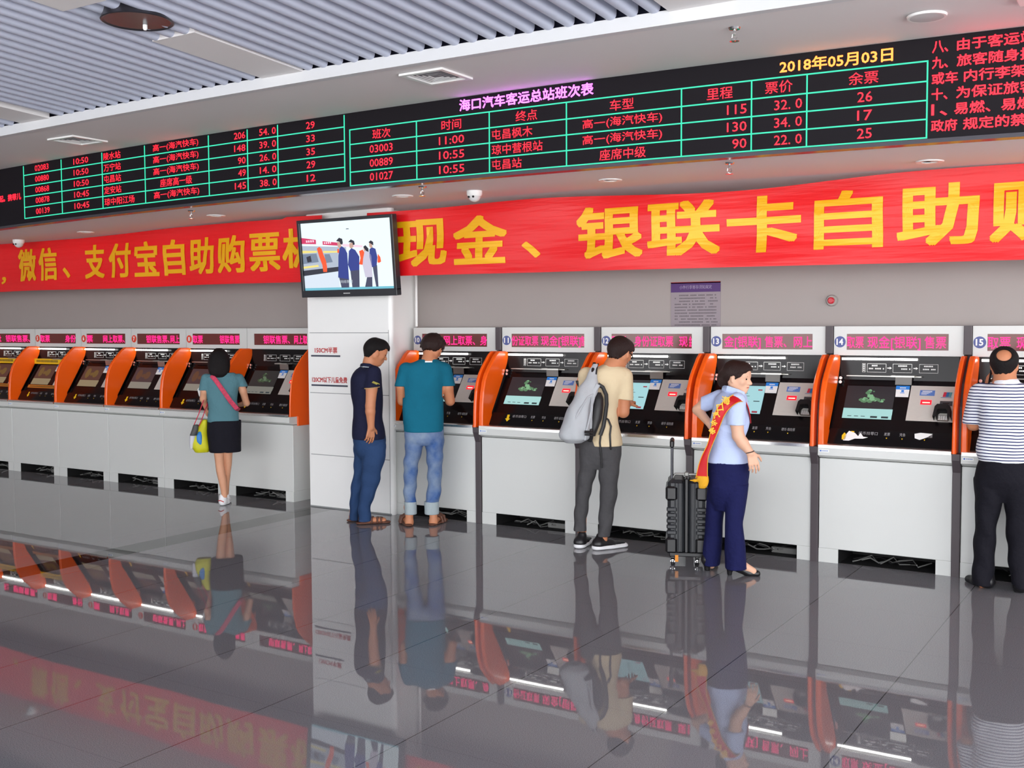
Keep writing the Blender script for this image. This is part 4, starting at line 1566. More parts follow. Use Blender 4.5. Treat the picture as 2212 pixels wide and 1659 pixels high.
def head(f, c, R, look, ear=True, nod=0.0):
    """skull, jaw, nose, lips, brow, ears: c centre of the head, R half height, look = facing direction in the horizontal plane (x, y)"""
    fx = np.array([look[0], look[1], 0.0])
    fx /= np.linalg.norm(fx)
    sd = np.array([-fx[1], fx[0], 0.0])
    upv = np.array([0, 0, 1.0])
    cn, sn = math.cos(nod), math.sin(nod)
    F_ = fx * cn - upv * sn
    U_ = upv * cn + fx * sn
    P = lambda a, b, c_: np.array(c) + (F_ * a + sd * b + U_ * c_) * R
    f.chain([P(-0.22, 0, 0.22), P(0.16, 0, 0.28)], [R * 0.70, R * 0.66], 0.02)      # skull
    f.chain([P(-0.05, 0, -0.05), P(0.26, 0, -0.10)], [R * 0.60, R * 0.52], 0.02)
    f.chain([P(0.22, 0, -0.30), P(0.44, 0, -0.72)], [R * 0.44, R * 0.24], 0.03)    # jaw to chin
    for b in (-1, 1):
        f.chain([P(-0.08, 0.42 * b, -0.38), P(0.40, 0.14 * b, -0.70)], [R * 0.20, R * 0.16], 0.03)
        f.ell(P(0.50, 0.34 * b, -0.16), (R * 0.17,) * 3, 0.02)                         # cheek
        f.chain([P(0.66, 0.12 * b, 0.16), P(0.58, 0.44 * b, 0.17)], [R * 0.09, R * 0.09], 0.02)   # brow
        f.ell(P(0.67, 0.27 * b, 0.01), (R * 0.10,) * 3, 0.012, mode='sub')             # eye socket
        f.ell(P(0.60, 0.27 * b, 0.01), (R * 0.115,) * 3, 0.006)
        if ear:
            f.ell(P(-0.02, 0.66 * b, -0.06), (R * 0.12, R * 0.12, R * 0.27), 0.008)
            f.ell(P(0.03, 0.77 * b, -0.05), (R * 0.07, R * 0.07, R * 0.14), 0.006, mode='sub')
    f.chain([P(0.72, 0, 0.08), P(0.86, 0, -0.18), P(0.92, 0, -0.24)], [R * 0.065, R * 0.085, R * 0.10], 0.012)   # nose
    for b in (-1, 1):
        f.ell(P(0.80, 0.12 * b, -0.26), (R * 0.075,) * 3, 0.01)
    f.chain([P(0.70, -0.17, -0.47), P(0.76, 0, -0.45), P(0.70, 0.17, -0.47)], [R * 0.05, R * 0.075, R * 0.05], 0.01)
    f.chain([P(0.67, -0.14, -0.56), P(0.73, 0, -0.57), P(0.67, 0.14, -0.56)], [R * 0.05, R * 0.075, R * 0.05], 0.01)
    f.ell(P(0.56, 0, -0.76), (R * 0.16,) * 3, 0.02)
    return P


def face_marks(F, P, R, lips='8f4a44'):
    """eyes, brows and lips as small parts on the face"""
    e = MB()
    for b in (-1, 1):
        c = P(0.695, 0.27 * b, 0.015)
        rr_ = R * 0.06
        e.lathe([(rr_ * math.sin(t), -rr_ * math.cos(t)) for t in [0.05 + i * 0.51 for i in range(7)]], c, 10, 0)
        e.tube([P(0.76, 0.12 * b, 0.17), P(0.75, 0.28 * b, 0.21), P(0.66, 0.44 * b, 0.16)], R * 0.035, 6, 0)
    F.add('eyes', e, HAIR)
    m = MB().tube([P(0.765, -0.15, -0.51), P(0.825, 0, -0.505), P(0.765, 0.15, -0.51)], R * 0.035, 6, 0)
    F.add('lips', m, mat('lips_' + lips, lips, 0.4))


def shoe(f, heel, toe, w=0.045, h=0.05, k=0.02):
    heel, toe = np.array(heel, float), np.array(toe, float)
    d = toe - heel
    f.cone(heel + [0, 0, h * 0.62], heel + d * 0.5 + [0, 0, h * 0.5], h * 0.66, w * 0.9, k, sq=(1, 1, 1))
    f.cone(heel + d * 0.45 + [0, 0, h * 0.42], toe + [0, 0, h * 0.32], w * 0.95, w * 0.72, k, sq=(1, 1, 1.25))
    return f


def box_of(F, pts, m=0.12):
    a = np.array(pts)
    return a.min(0) - m, a.max(0) + m


# ---------------------------------------------------------------- woman in black shorts
F1 = Figure((485, 1090), (400, 740), 4.482, 'person in a teal tee and black shorts, seen from behind with a colourful handbag')
q = F1.q
TEAL = cloth_mat('tee_blue_grey', '557e88')
b = SDF((-0.34, -0.28, -0.02), (0.34, 0.42, 1.62))
hc = q(325, 205, 0.03)
P1 = head(b, hc, 0.108, (0.1, 1.0), nod=0.25)
b.cone(q(330, 240, 0.0), q(345, 320, -0.01), 0.05, 0.055, 0.02)
b.sweep(F1.rows([(300, 300, 410, 0, 0.06), (350, 220, 500, 0, 0.075), (450, 240, 490, 0, 0.09), (600, 240, 485, 0, 0.085), (740, 235, 510, 0, 0.10), (900, 240, 520, 0, 0.11)]), 0.02)
le, re = q(175, 545, 0.03), q(592, 585, 0.05)
b.chain([q(200, 380, 0), q(188, 470, 0.0), le], [0.042, 0.038, 0.034], 0.015)
lw = q(200, 625, 0.10)
b.chain([le, lw], [0.032, 0.024], 0.012)
b.chain([q(535, 380, 0), q(560, 470, 0.0), re], [0.042, 0.036, 0.034], 0.015)
rw = q(535, 600, 0.20)
b.chain([re, rw], [0.032, 0.023], 0.012)
hand(b, lw, (0.05, 0.25, -1), (1, 0.2, 0), 0.155, 1.0, 1, r=0.0075)
hand(b, rw, (-0.35, 1, 0.05), (0, 0.1, -1), 0.155, 0.7, -1, r=0.0075)
lg = F1.rows([(1500, 352, 408, -0.035, 0.030), (1440, 345, 408, -0.035, 0.034), (1350, 325, 402, -0.03, 0.046), (1250, 300, 388, -0.02, 0.056), (1180, 292, 376, -0.01, 0.052), (1060, 276, 380, 0, 0.068), (960, 255, 385, 0, 0.08)])
b.sweep(lg, 0.012)
rg = F1.rows([(1490, 378, 420, 0.10, 0.028), (1440, 388, 424, 0.09, 0.032), (1350, 385, 430, 0.07, 0.045), (1250, 382, 442, 0.05, 0.055), (1180, 378, 452, 0.03, 0.052), (1060, 372, 460, 0.01, 0.068), (960, 370, 500, 0, 0.08)])
b.sweep(rg, 0.012)
F1.part('body', b, SKIN)
h = SDF(hc - [0.2, 0.2, 0.25], hc + [0.2, 0.2, 0.2])
h.sweep(F1.rows([(338, 285, 395, -0.03, 0.05), (320, 248, 415, -0.02, 0.085), (280, 228, 432, 0.0, 0.105), (220, 216, 436, 0.02, 0.12), (150, 222, 430, 0.03, 0.12), (95, 245, 405, 0.03, 0.10), (62, 285, 365, 0.03, 0.06), (54, 305, 345, 0.03, 0.03)]), 0.01, fold=0.004, ff=5)
h.cut(fn=lambda X, Y, Z: np.where(Z > hc[2] + 0.055, -1, Y - (hc[1] + 0.05)))
F1.part('hair', h, HAIR)
t = SDF((-0.32, -0.25, 0.78), (0.32, 0.3, 1.42))
t.sweep(F1.rows([(293, 262, 462, 0.0, 0.055), (310, 215, 510, 0, 0.075), (345, 180, 545, 0, 0.09), (390, 190, 535, 0, 0.10), (460, 207, 512, 0, 0.108), (560, 218, 505, 0, 0.10), (640, 221, 514, 0, 0.102), (750, 218, 537, 0, 0.118), (765, 217, 538, 0, 0.118)]), 0.012, fold=0.004)
t.cone(q(205, 350, 0), q(182, 462, 0.0), 0.052, 0.052, 0.02)
t.cone(q(520, 350, 0), q(558, 425, 0.0), 0.052, 0.05, 0.02)
zl = q(180, 462)[2]
t.cut(fn=lambda X, Y, Z: np.where(np.abs(X) > 0.155, zl + np.where(X > 0, 0.03, 0.0) - Z, -1))
F1.part('shirt', t, TEAL)
t = SDF((-0.3, -0.25, 0.45), (0.3, 0.25, 0.9))
t.sweep(F1.rows([(752, 215, 540, 0, 0.122), (850, 207, 541, 0, 0.135), (950, 218, 545, 0, 0.138), (1040, 232, 548, 0, 0.14), (1056, 236, 546, 0, 0.14)]), 0.01, fold=0.005, ff=14)
zc_ = q(370, 1000)[2]
xc_ = q(378, 1000)[0]
t.cone((xc_, -0.2, q(0, 1090)[2]), (xc_, 0.2, q(0, 1090)[2]), 0.02, 0.02, 0.02, mode='sub')
F1.part('shorts', t, cloth_mat('shorts_black', '17161f'))
for nm, heel, toe in (('shoe', q(365, 1560, -0.05), q(420, 1560, 0.13)), ('shoe', q(395, 1545, 0.08), q(412, 1540, 0.26))):
    heel[2] = toe[2] = 0.0
    s_ = SDF(np.minimum(heel, toe) - [0.1, 0.1, 0.03], np.maximum(heel, toe) + [0.1, 0.1, 0.13], 0.005)
    shoe(s_, heel, toe, 0.042, 0.05)
    s_.cone(heel + [0, 0.01, 0.04], heel + [0, 0.02, 0.085], 0.04, 0.034, 0.02)
    s_.cut(keep_above=0.003)
    so = F1.part(nm, s_, SHOEW)
    F1.add('stripe', MB().tube([heel + [-0.043, 0.0, 0.05], heel + [-0.02, -0.036, 0.055], heel + [0.01, -0.037, 0.04]], 0.005, 6), mat('shoe_red', 'c04040', 0.5), parent=so)
st = MB().tube([q(255, 318, -0.07), q(300, 372, -0.115), q(370, 470, -0.125), q(440, 570, -0.118), q(500, 640, -0.10), q(520, 655, -0.04), q(515, 640, 0.06)], 0.005, 8, flat=4.4, up=(1, -0.1, 0.75))
F1.add('bag_strap', st, mat('strap_pink', 'c23a58', 0.7, var=0.6, vscale=45))
# handbag on the left forearm
bg_ = SDF(q(20, 1080, -0.1) - 0.05, q(250, 740, 0.16) + 0.05)
bg_.sweep(F1.rows([(1062, 100, 222, 0.03, 0.05), (1030, 72, 238, 0.03, 0.075), (960, 66, 234, 0.03, 0.08), (880, 90, 224, 0.03, 0.065), (800, 128, 216, 0.03, 0.045), (745, 170, 214, 0.03, 0.03)]), 0.012, fold=0.005, ff=24)
F1b = empty('handbag', tuple(F1.g), 'yellow and blue bag with red handles on the arm of the woman in shorts', 'handbag', rz=F1.rz)
link('bag_body', bg_.mesh('bag_body', mat('bag_yellow', 'c9c614', 0.6, var=0.12, vscale=18)), F1b)
b2 = SDF(q(20, 1080, -0.1) - 0.05, q(250, 740, 0.16) + 0.05)
b2.sweep(F1.rows([(1030, 45, 75, 0.02, 0.03), (960, 38, 92, 0.02, 0.05), (900, 42, 105, 0.01, 0.05), (850, 58, 120, 0.0, 0.05)]), 0.01)
link('side_pocket', b2.mesh('side_pocket', mat('bag_white', 'd2d3da', 0.6)), F1b)
b3 = SDF(q(20, 1080, -0.1) - 0.05, q(250, 740, 0.16) + 0.05)
b3.sweep(F1.rows([(900, 42, 108, -0.02, 0.045), (850, 62, 128, -0.02, 0.05), (795, 78, 130, -0.01, 0.04)]), 0.01)
link('flap', b3.mesh('flap', mat('bag_grey', '4c4d4c', 0.6)), F1b)
b4 = SDF(q(20, 1080, -0.1) - 0.05, q(250, 740, 0.16) + 0.05)
b4.sweep(F1.rows([(990, 140, 165, -0.035, 0.01), (960, 112, 168, -0.035, 0.018), (900, 108, 164, -0.033, 0.018), (860, 128, 158, -0.02, 0.012)]), 0.006)
link('blue_patch', b4.mesh('blue_patch', mat('bag_blue', '2f7fc4', 0.55)), F1b)
for a_, c_ in (((85, 800, 0.0), (178, 560, -0.01)), ((132, 810, -0.02), (212, 600, 0.06))):
    p0, p2 = q(*a_), q(*c_)
    build('handle', MB().tube([p0, p0 * 0.55 + p2 * 0.45 + [0.004, 0, 0], p2, p2 + [0.02, 0.05, 0.02], p2 + [0.035, 0.07, -0.06]], 0.0045, 8, flat=2.0, up=(0, 1, 0)), mat('handle_red', 'd8304e', 0.5), F1b, smooth=True)
pp = MB()
pa = [q(118, 455, 0.06), q(160, 395, 0.08), q(200, 420, 0.10), q(208, 545, 0.09), q(168, 555, 0.05), q(135, 520, 0.05)]
pp.add(pa + [p_ + [0, 0.012, 0] for p_ in pa], [(0, 1, 2, 3, 4, 5), (11, 10, 9, 8, 7, 6)] + [(i, (i + 1) % 6, 6 + (i + 1) % 6, 6 + i) for i in range(6)])
F1.loose('paper_bag', pp, M['paper'], 'white paper held against the arm of the woman in shorts', 'paper', smooth=False)

# ---------------------------------------------------------------- man in navy polo
F2 = Figure((795, 1129), (730, 710), 3.685, 'person in a navy polo shirt and jeans standing by the pillar, looking to the machine')
q = F2.q
NAVY = cloth_mat('polo_navy', '1d1f38', bump=0.15)
JEAN = cloth_mat('jeans_dark', '2a4268', var=0.22, vscale=5)
b = SDF((-0.36, -0.34, -0.02), (0.36, 0.36, 1.74))
hc = q(303, 186, 0.0)
R = 0.118
P2 = head(b, hc, R, (1.0, 0.22), nod=0.38)
b.chain([q(275, 190, 0.0), q(258, 250, 0.0), q(245, 310, 0.0)], [0.056, 0.058, 0.07], 0.02)
b.sweep(F2.rows([(300, 190, 300, 0, 0.08), (350, 140, 330, 0, 0.16), (450, 125, 335, 0, 0.17), (650, 140, 335, 0, 0.15), (850, 135, 350, 0, 0.15)]), 0.02)
sh, el, wr = q(282, 365, -0.14), q(258, 615, -0.235), q(264, 790, -0.22)
b.chain([sh, q(268, 480, -0.222), el], [0.046, 0.05, 0.044], 0.015)
b.chain([el, q(258, 660, -0.235), wr], [0.043, 0.043, 0.029], 0.012)
hand(b, wr + [0, 0, 0.01], (-0.10, 0.05, -1.0), (-0.5, 1, 0.1), 0.175, 0.55, 1)
el2, wr2 = q(230, 615, 0.22), q(262, 780, 0.20)
b.chain([q(270, 350, 0.18), el2, wr2], [0.05, 0.043, 0.028], 0.015)
hand(b, wr2, (0.1, 0, -1.0), (0, -1, 0.1), 0.175, 0.5, -1)
b.chain([q(125, 1495, 0.09), q(125, 1450, 0.09)], [0.032, 0.036], 0.01)
b.chain([q(205, 1495, -0.07), q(210, 1440, -0.07)], [0.034, 0.038], 0.01)
b.chain([q(280, 860, -0.05), q(260, 1200, -0.08), q(210, 1450, -0.07)], [0.06, 0.045, 0.036], 0.012).chain([q(220, 860, 0.05), q(170, 1200, 0.09), q(125, 1460, 0.09)], [0.06, 0.045, 0.034], 0.012)
for a0, a1, dd in ((q(195, 1540, -0.07), q(360, 1540, -0.05), 0), (q(118, 1530, 0.09), q(245, 1530, 0.13), 0)):
    a0[2] = a1[2] = 0.028
    b.cone(a0 + [0, 0, 0.012], a1, 0.036, 0.03, 0.02, sq=(1, 1, 1.2))
    a0[2] = 0.07
F2.part('body', b, SKIN2)
face_marks(F2, P2, R, '8a4a42')
h = SDF(hc - 0.2, hc + 0.22, 0.005)
Pn = P2(0.66, 0, 0.36) - np.array(hc)
fxd = P2(1, 0, 0) - np.array(hc)
uxd = P2(0, 0, 1) - np.array(hc)
fxd, uxd = fxd / np.linalg.norm(fxd), uxd / np.linalg.norm(uxd)


def hairline(hc, fxd, uxd, R, a=0.02, slope=0.62, front=0.44, nape=-0.62):
    """keeps the part of the hair shell above the line from nape round the ear to the forehead"""
    def fn(X, Y, Z):
        x, y, z = X - hc[0], Y - hc[1], Z - hc[2]
        f_ = (x * fxd[0] + y * fxd[1] + z * fxd[2]) / R
        u_ = (x * uxd[0] + y * uxd[1] + z * uxd[2]) / R
        line = np.where(f_ < -0.18, np.maximum(a - 2.2 * (-f_ - 0.18), nape), np.where(f_ < 0.12, a + 0.1, np.minimum(a + 0.1 + slope * (f_ - 0.12), front)))
        line = line + 0.05 * np.sin(x * 190 + 3 * z) * np.cos(y * 170)
        return (line - u_) * R
    return fn


def crop(h, P, R, side=0.735, top=0.80, back=0.60):
    """a close hair shell over the skull made by head()"""
    h.chain([P(-0.24, 0, 0.23), P(0.17, 0, 0.31)], [R * side, R * (side - 0.03)], 0.02)
    h.chain([P(-0.20, 0, 0.34), P(0.22, 0, 0.42)], [R * (top - 0.10), R * (top - 0.16)], 0.03)
    h.chain([P(-0.40, 0, 0.05), P(-0.30, 0, -0.42)], [R * back, R * 0.50], 0.03)
    return h


crop(h, P2, R)
h.cut(fn=hairline(hc, fxd, uxd, R, 0.02, 0.9, 0.50))
h.chain([P2(0.50, -0.2, 0.66), P2(0.70, -0.05, 0.60), P2(0.90, 0.05, 0.46)], [R * 0.16, R * 0.14, R * 0.04], 0.02)
F2.part('hair', h, HAIR)
t = SDF((-0.36, -0.36, 0.7), (0.36, 0.36, 1.5))
t.sweep(F2.rows([(298, 196, 292, 0.0, 0.075), (316, 150, 325, 0, 0.13), (345, 120, 345, 0, 0.185), (400, 104, 352, 0, 0.205), (520, 101, 353, 0, 0.20), (620, 118, 356, 0, 0.185), (700, 122, 358, 0, 0.18), (800, 108, 370, 0, 0.185), (845, 108, 376, 0, 0.19), (872, 116, 378, 0, 0.19)]), 0.015, fold=0.005, ff=20)
t.chain([q(285, 352, -0.16), q(272, 470, -0.225)], [0.066, 0.064], 0.03)
t.chain([q(262, 352, 0.16), q(245, 470, 0.21)], [0.062, 0.06], 0.03)
zs, zh = q(270, 468, -0.22)[2], q(250, 872)[2]
t.cut(fn=lambda X, Y, Z: np.where(np.abs(Y) > 0.195, zs + 0.1 * (X - 0.02) - Z, zh - Z))
F2s = F2.part('shirt', t, NAVY)
cl = MB()
col_pts = [q(*a) for a in ((188, 300, 0.05), (182, 296, -0.03), (205, 292, -0.085), (250, 296, -0.10), (300, 318, -0.075))]
cl.tube(col_pts, 0.007, 8, 0, flat=3.0, up=(0.1, 0, 1))
cl.tube([p_ + [-0.004, -0.006, -0.012] for p_ in col_pts], 0.0042, 6, 1)
cl.tube([p_ + [-0.006, -0.008, -0.022] for p_ in col_pts], 0.003, 6, 2)
F2.add('collar', cl, [NAVY, mat('trim_pale', 'c4ccd4', 0.7), mat('trim_gold', 'b0a060', 0.7)], parent=F2s)
em = MB()
for k in range(7):
    c0 = q(282 + k * 6, 425 + k * 2.4, -0.292)
    em.tube([c0 + [-0.012, 0.002, -0.006], c0 + [0, -0.002, 0.006], c0 + [0.014, 0.004, -0.004]], 0.0035, 6)
F2.add('emblem', em, mat('emblem_gold', 'a8a04a', 0.6), 'gold embroidered emblem on the sleeve', parent=F2s)
cu = MB()
cc = q(271, 470, -0.225)
ring = [cc + np.array([0.066 * math.cos(a), 0.066 * math.sin(a), 0.0066 * math.cos(a)]) for a in [i * math.pi / 10 for i in range(21)]]
cu.tube(ring, 0.004, 6)
F2.add('cuff_piping', cu, mat('piping_sand', 'b59a6a', 0.7), parent=F2s)
t = SDF((-0.36, -0.3, -0.01), (0.36, 0.3, 0.95))
t.sweep(F2.rows([(850, 118, 376, 0, 0.165), (900, 118, 382, 0, 0.17), (950, 128, 380, 0, 0.155), (1000, 150, 360, 0, 0.11), (1030, 180, 330, 0, 0.07)]), 0.02, fold=0.004)
t.sweep(F2.rows([(890, 200, 376, -0.07, 0.07), (940, 190, 384, -0.075, 0.088), (1000, 195, 382, -0.08, 0.09), (1100, 192, 357, -0.08, 0.085), (1200, 186, 336, -0.08, 0.078), (1300, 176, 302, -0.08, 0.07), (1400, 166, 266, -0.08, 0.064), (1480, 160, 262, -0.075, 0.068), (1532, 158, 262, -0.07, 0.072)]), 0.018, fold=0.006, ff=42)
t.sweep(F2.rows([(890, 126, 300, 0.07, 0.07), (940, 124, 310, 0.075, 0.088), (1000, 128, 300, 0.085, 0.088), (1100, 124, 272, 0.09, 0.08), (1200, 118, 246, 0.09, 0.074), (1300, 98, 205, 0.09, 0.068), (1400, 92, 188, 0.09, 0.062), (1480, 94, 172, 0.09, 0.064), (1522, 96, 168, 0.09, 0.066)]), 0.018, fold=0.006, ff=42, ph=2)
F2.part('trousers', t, JEAN)
for heel, toe, nm in ((q(175, 1545, -0.07), q(385, 1545, -0.045), 'sandal'), (q(100, 1535, 0.09), q(240, 1535, 0.14), 'sandal')):
    heel[2] = toe[2] = 0
    s_ = SDF(np.minimum(heel, toe) - [0.09, 0.09, 0.02], np.maximum(heel, toe) + [0.09, 0.09, 0.12], 0.004)
    d_ = toe - heel
    s_.cone(heel + [0, 0, 0.012], toe + [0, 0, 0.012], 0.036, 0.042, 0.02, sq=(1, 1, 2.8))
    for a_ in (0.45, 0.66, 0.8):
        c_ = heel + d_ * a_
        for s2 in (-1, 1):
            s_.chain([c_ + [0, 0.042 * s2, 0.02], c_ + [0, 0.03 * s2, 0.055 - 0.02 * a_ + 0.01], c_ + [0.01, 0, 0.075 - 0.03 * a_]], [0.009, 0.009, 0.009], 0.008)
    s_.cut(keep_above=0.002)
    F2.part(nm, s_, LEATHER)

# ---------------------------------------------------------------- man in teal tee with rolled jeans
F3 = Figure((905, 1134), (730, 710), 3.685, 'person in a plain teal tee and rolled blue jeans using the machine by the pillar')
q = F3.q
b = SDF((-0.38, -0.3, -0.02), (0.42, 0.62, 1.74))
hc = q(752, 160, 0.05)
R = 0.118
P3 = head(b, hc, R, (0.42, 1.0), nod=0.6)
b.chain([q(735, 190, 0.02), q(722, 262, -0.01)], [0.058, 0.068], 0.02)
b.sweep(F3.rows([(262, 640, 790, 0, 0.07), (310, 545, 850, 0, 0.09), (420, 540, 850, 0, 0.11), (650, 545, 820, 0, 0.10), (840, 545, 830, 0, 0.11)]), 0.02)
el, wr = q(512, 575, 0.06), q(585, 615, 0.27)
b.chain([q(535, 340, 0), q(505, 460, 0.01), el], [0.05, 0.046, 0.04], 0.015)
b.chain([el, wr], [0.04, 0.028], 0.012)
hand(b, wr, (0.3, 1, 0.1), (0.3, 0, -1), 0.18, 0.6, 1)
el, wr = q(892, 575, 0.04), q(870, 560, 0.27)
b.chain([q(850, 340, 0), q(875, 470, 0.0), el], [0.05, 0.048, 0.043], 0.015)
b.chain([el, wr], [0.042, 0.029], 0.012)
hand(b, wr, (-0.1, 1, 0.25), (0, 0.2, -1), 0.18, 0.6, -1)
for xx in (570, 762):
    b.chain([q(xx, 1545, -0.02), q(xx - 2, 1490, -0.015), q(xx - 6, 1420, 0)], [0.036, 0.033, 0.045], 0.012)
b.chain([q(610, 830, 0), q(575, 1200, 0), q(564, 1425, 0)], [0.06, 0.042, 0.04], 0.012).chain([q(765, 830, 0), q(770, 1200, 0.01), q(756, 1425, 0)], [0.06, 0.042, 0.04], 0.012)
for a0, a1 in ((q(565, 1560, -0.02), q(535, 1560, 0.17)), (q(758, 1565, -0.02), q(815, 1560, 0.16))):
    a0[2] = a1[2] = 0.036
    b.cone(a0, a1, 0.036, 0.032, 0.02, sq=(1, 1, 1.2))
F3.part('body', b, SKIN2)
h = SDF(hc - 0.2, hc + 0.22, 0.005)
crop(h, P3, R, 0.80, 0.90, 0.66)
rr = random.Random(11)
for _ in range(34):
    a_, e_ = rr.random() * 6.28, rr.random() * 1.3
    dv = np.array([math.cos(a_) * math.cos(e_), math.sin(a_) * math.cos(e_), math.sin(e_)])
    c0 = P3(-0.05, 0, 0.28) + dv * R * 0.84
    h.cone(c0, c0 + dv * 0.014 + np.array([math.cos(a_ + 1.2), math.sin(a_ + 1.2), -0.9]) * 0.03, 0.017, 0.004, 0.006)
fxd, uxd = P3(1, 0, 0) - hc, P3(0, 0, 1) - hc
h.cut(fn=hairline(hc, fxd / R, uxd / R, R, -0.10, 0.7, 0.44, -0.5))
F3.part('hair', h, HAIRB)
F3.add('glasses', MB().tube([P3(-0.02, -0.76, 0.06), P3(0.35, -0.72, 0.10), P3(0.74, -0.50, 0.06)], 0.004, 6).tube([P3(0.76, -0.48, 0.06), P3(0.84, -0.1, 0.05), P3(0.84, 0.1, 0.05), P3(0.76, 0.48, 0.06)], 0.004, 6), SHOEB)
t = SDF((-0.42, -0.3, 0.78), (0.42, 0.3, 1.52))
t.sweep(F3.rows([(243, 668, 785, 0.0, 0.068), (256, 620, 815, 0, 0.085), (280, 560, 855, 0, 0.10), (320, 528, 872, 0, 0.115), (400, 518, 862, 0, 0.128), (470, 516, 838, 0, 0.128), (600, 518, 837, 0, 0.122), (700, 521, 841, 0, 0.125), (800, 525, 845, 0, 0.132), (826, 527, 845, 0, 0.134)]), 0.014, fold=0.006, ff=13)
t.chain([q(545, 330, 0), q(508, 460, 0.005)], [0.07, 0.064], 0.03)
t.chain([q(845, 330, 0), q(876, 468, 0.005)], [0.07, 0.068], 0.03)
zs = q(500, 459)[2]
x0_, x1_ = q(528, 470)[0], q(832, 470)[0]
zh = q(0, 826)[2]
t.cut(fn=lambda X, Y, Z: np.where((X < x0_) | (X > x1_), np.maximum(zs - Z, -1), zh - Z) * np.where(((X < x0_) | (X > x1_)) & (Z < zs - 0.10), 0.0, 1) - np.where(((X < x0_) | (X > x1_)) & (Z < zs - 0.10), 0.001, 0))
F3s = F3.part('shirt', t, cloth_mat('tee_teal', '11667f', bump=0.35, bscale=12))
F3.add('neck_label', MB().box(-0.032, 0.032, -0.008, 0.0, 0, 0.012), M['paper'], parent=F3s, smooth=False).location = tuple(q(722, 268, -0.096))
t = SDF((-0.36, -0.25, 0.02), (0.36, 0.25, 0.98))
t.sweep(F3.rows([(800, 532, 840, 0, 0.115), (860, 532, 842, 0, 0.125), (905, 540, 836, 0, 0.11), (925, 580, 800, 0, 0.08)]), 0.016, fold=0.003)
JB = mat('jeans_blue', '3f66a8', 0.85, spec=0.2, var=0.0)
t.sweep(F3.rows([(850, 540, 680, 0, 0.09), (890, 533, 692, 0, 0.10), (960, 534, 672, 0, 0.098), (1050, 525, 648, 0, 0.09), (1150, 522, 632, 0, 0.078), (1250, 524, 625, 0, 0.07), (1370, 526, 620, 0, 0.064), (1390, 526, 620, 0, 0.064)]), 0.014, fold=0.006, ff=44)
t.sweep(F3.rows([(850, 696, 836, 0, 0.09), (890, 686, 843, 0, 0.10), (960, 702, 842, 0, 0.098), (1050, 706, 834, 0, 0.09), (1150, 712, 826, 0, 0.078), (1230, 716, 828, 0.01, 0.072), (1300, 706, 816, 0.01, 0.068), (1370, 696, 806, 0, 0.064), (1390, 695, 806, 0, 0.064)]), 0.014, fold=0.006, ff=44, ph=1)


def fade_denim():
    """worn denim: paler at the seat and thighs, where the cloth itself is rubbed"""
    m = JB
    nt = m.node_tree
    bs = nt.nodes['Principled BSDF']
    tc = nt.nodes.new('ShaderNodeTexCoord')
    n = nt.nodes.new('ShaderNodeTexNoise')
    n.inputs['Scale'].default_value = 6
    n.inputs['Detail'].default_value = 5
    nt.links.new(tc.outputs['Object'], n.inputs['Vector'])
    cr = nt.nodes.new('ShaderNodeValToRGB')
    cr.color_ramp.elements[0].position = 0.36
    cr.color_ramp.elements[0].color = lin('3a5a92')
    cr.color_ramp.elements[1].position = 0.68
    cr.color_ramp.elements[1].color = lin('8596ac')
    nt.links.new(n.outputs['Fac'], cr.inputs[0])
    nt.links.new(cr.outputs[0], bs.inputs['Base Color'])


fade_denim()
F3t = F3.part('jeans', t, JB)
for xa, xb in ((528, 628), (688, 805)):
    t = SDF(q(xa, 1480, -0.1) - 0.03, q(xb, 1360, 0.1) + 0.03, 0.005)
    t.sweep(F3.rows([(1374, xa - 2, xb - 2, 0, 0.072), (1420, xa, xb, 0, 0.073), (1474, xa + 2, xb, 0, 0.074)]), 0.006)
    F3.part('cuff', t, cloth_mat('denim_cuff', 'a4b0b4'), 'pale turned up cuff', parent=F3t)
for heel, toe in ((q(562, 1565, -0.05), q(522, 1565, 0.20)), (q(752, 1570, -0.05), q(838, 1565, 0.18))):
    heel[2] = toe[2] = 0
    s_ = SDF(np.minimum(heel, toe) - [0.09, 0.09, 0.02], np.maximum(heel, toe) + [0.09, 0.09, 0.12], 0.004)
    d_ = toe - heel
    sdv = np.array([d_[1], -d_[0], 0]) / np.linalg.norm(d_)
    s_.cone(heel + [0, 0, 0.011], toe + [0, 0, 0.011], 0.036, 0.046, 0.02, sq=(1, 1, 2.8))
    for a_ in (0.5, 0.72):
        c_ = heel + d_ * a_
        s_.chain([c_ - sdv * 0.05 + [0, 0, 0.015], c_ - sdv * 0.035 + [0, 0, 0.06], c_ + [0, 0, 0.075], c_ + sdv * 0.035 + [0, 0, 0.06], c_ + sdv * 0.05 + [0, 0, 0.015]], [0.012] * 5, 0.01)
    s_.cut(keep_above=0.002)
    F3.part('sandal', s_, LEATHER)

# ---------------------------------------------------------------- man with backpack
F4 = Figure((1300, 1184), (1190, 720), 3.385, 'person in a cream tee and dark grey trousers wearing a pale grey backpack')
q = F4.q
b = SDF((-0.40, -0.32, -0.02), (0.42, 0.55, 1.74))
hc = q(508, 145, 0.02)
R = 0.12
P4 = head(b, hc, R, (0.62, 0.80), nod=0.45)
b.chain([q(480, 175, 0.01), q(448, 245, -0.01)], [0.060, 0.072], 0.02)
b.sweep(F4.rows([(245, 380, 500, 0, 0.07), (300, 270, 540, 0, 0.10), (450, 270, 500, 0, 0.12), (650, 280, 490, 0, 0.11), (830, 270, 500, 0, 0.12)]), 0.02)
sh, el, wr = q(535, 320, -0.02), q(530, 575, -0.01), q(560, 515, 0.20)
b.chain([sh, q(532, 470, -0.01), el], [0.054, 0.05, 0.046], 0.015)
b.chain([el, wr], [0.044, 0.029], 0.014)
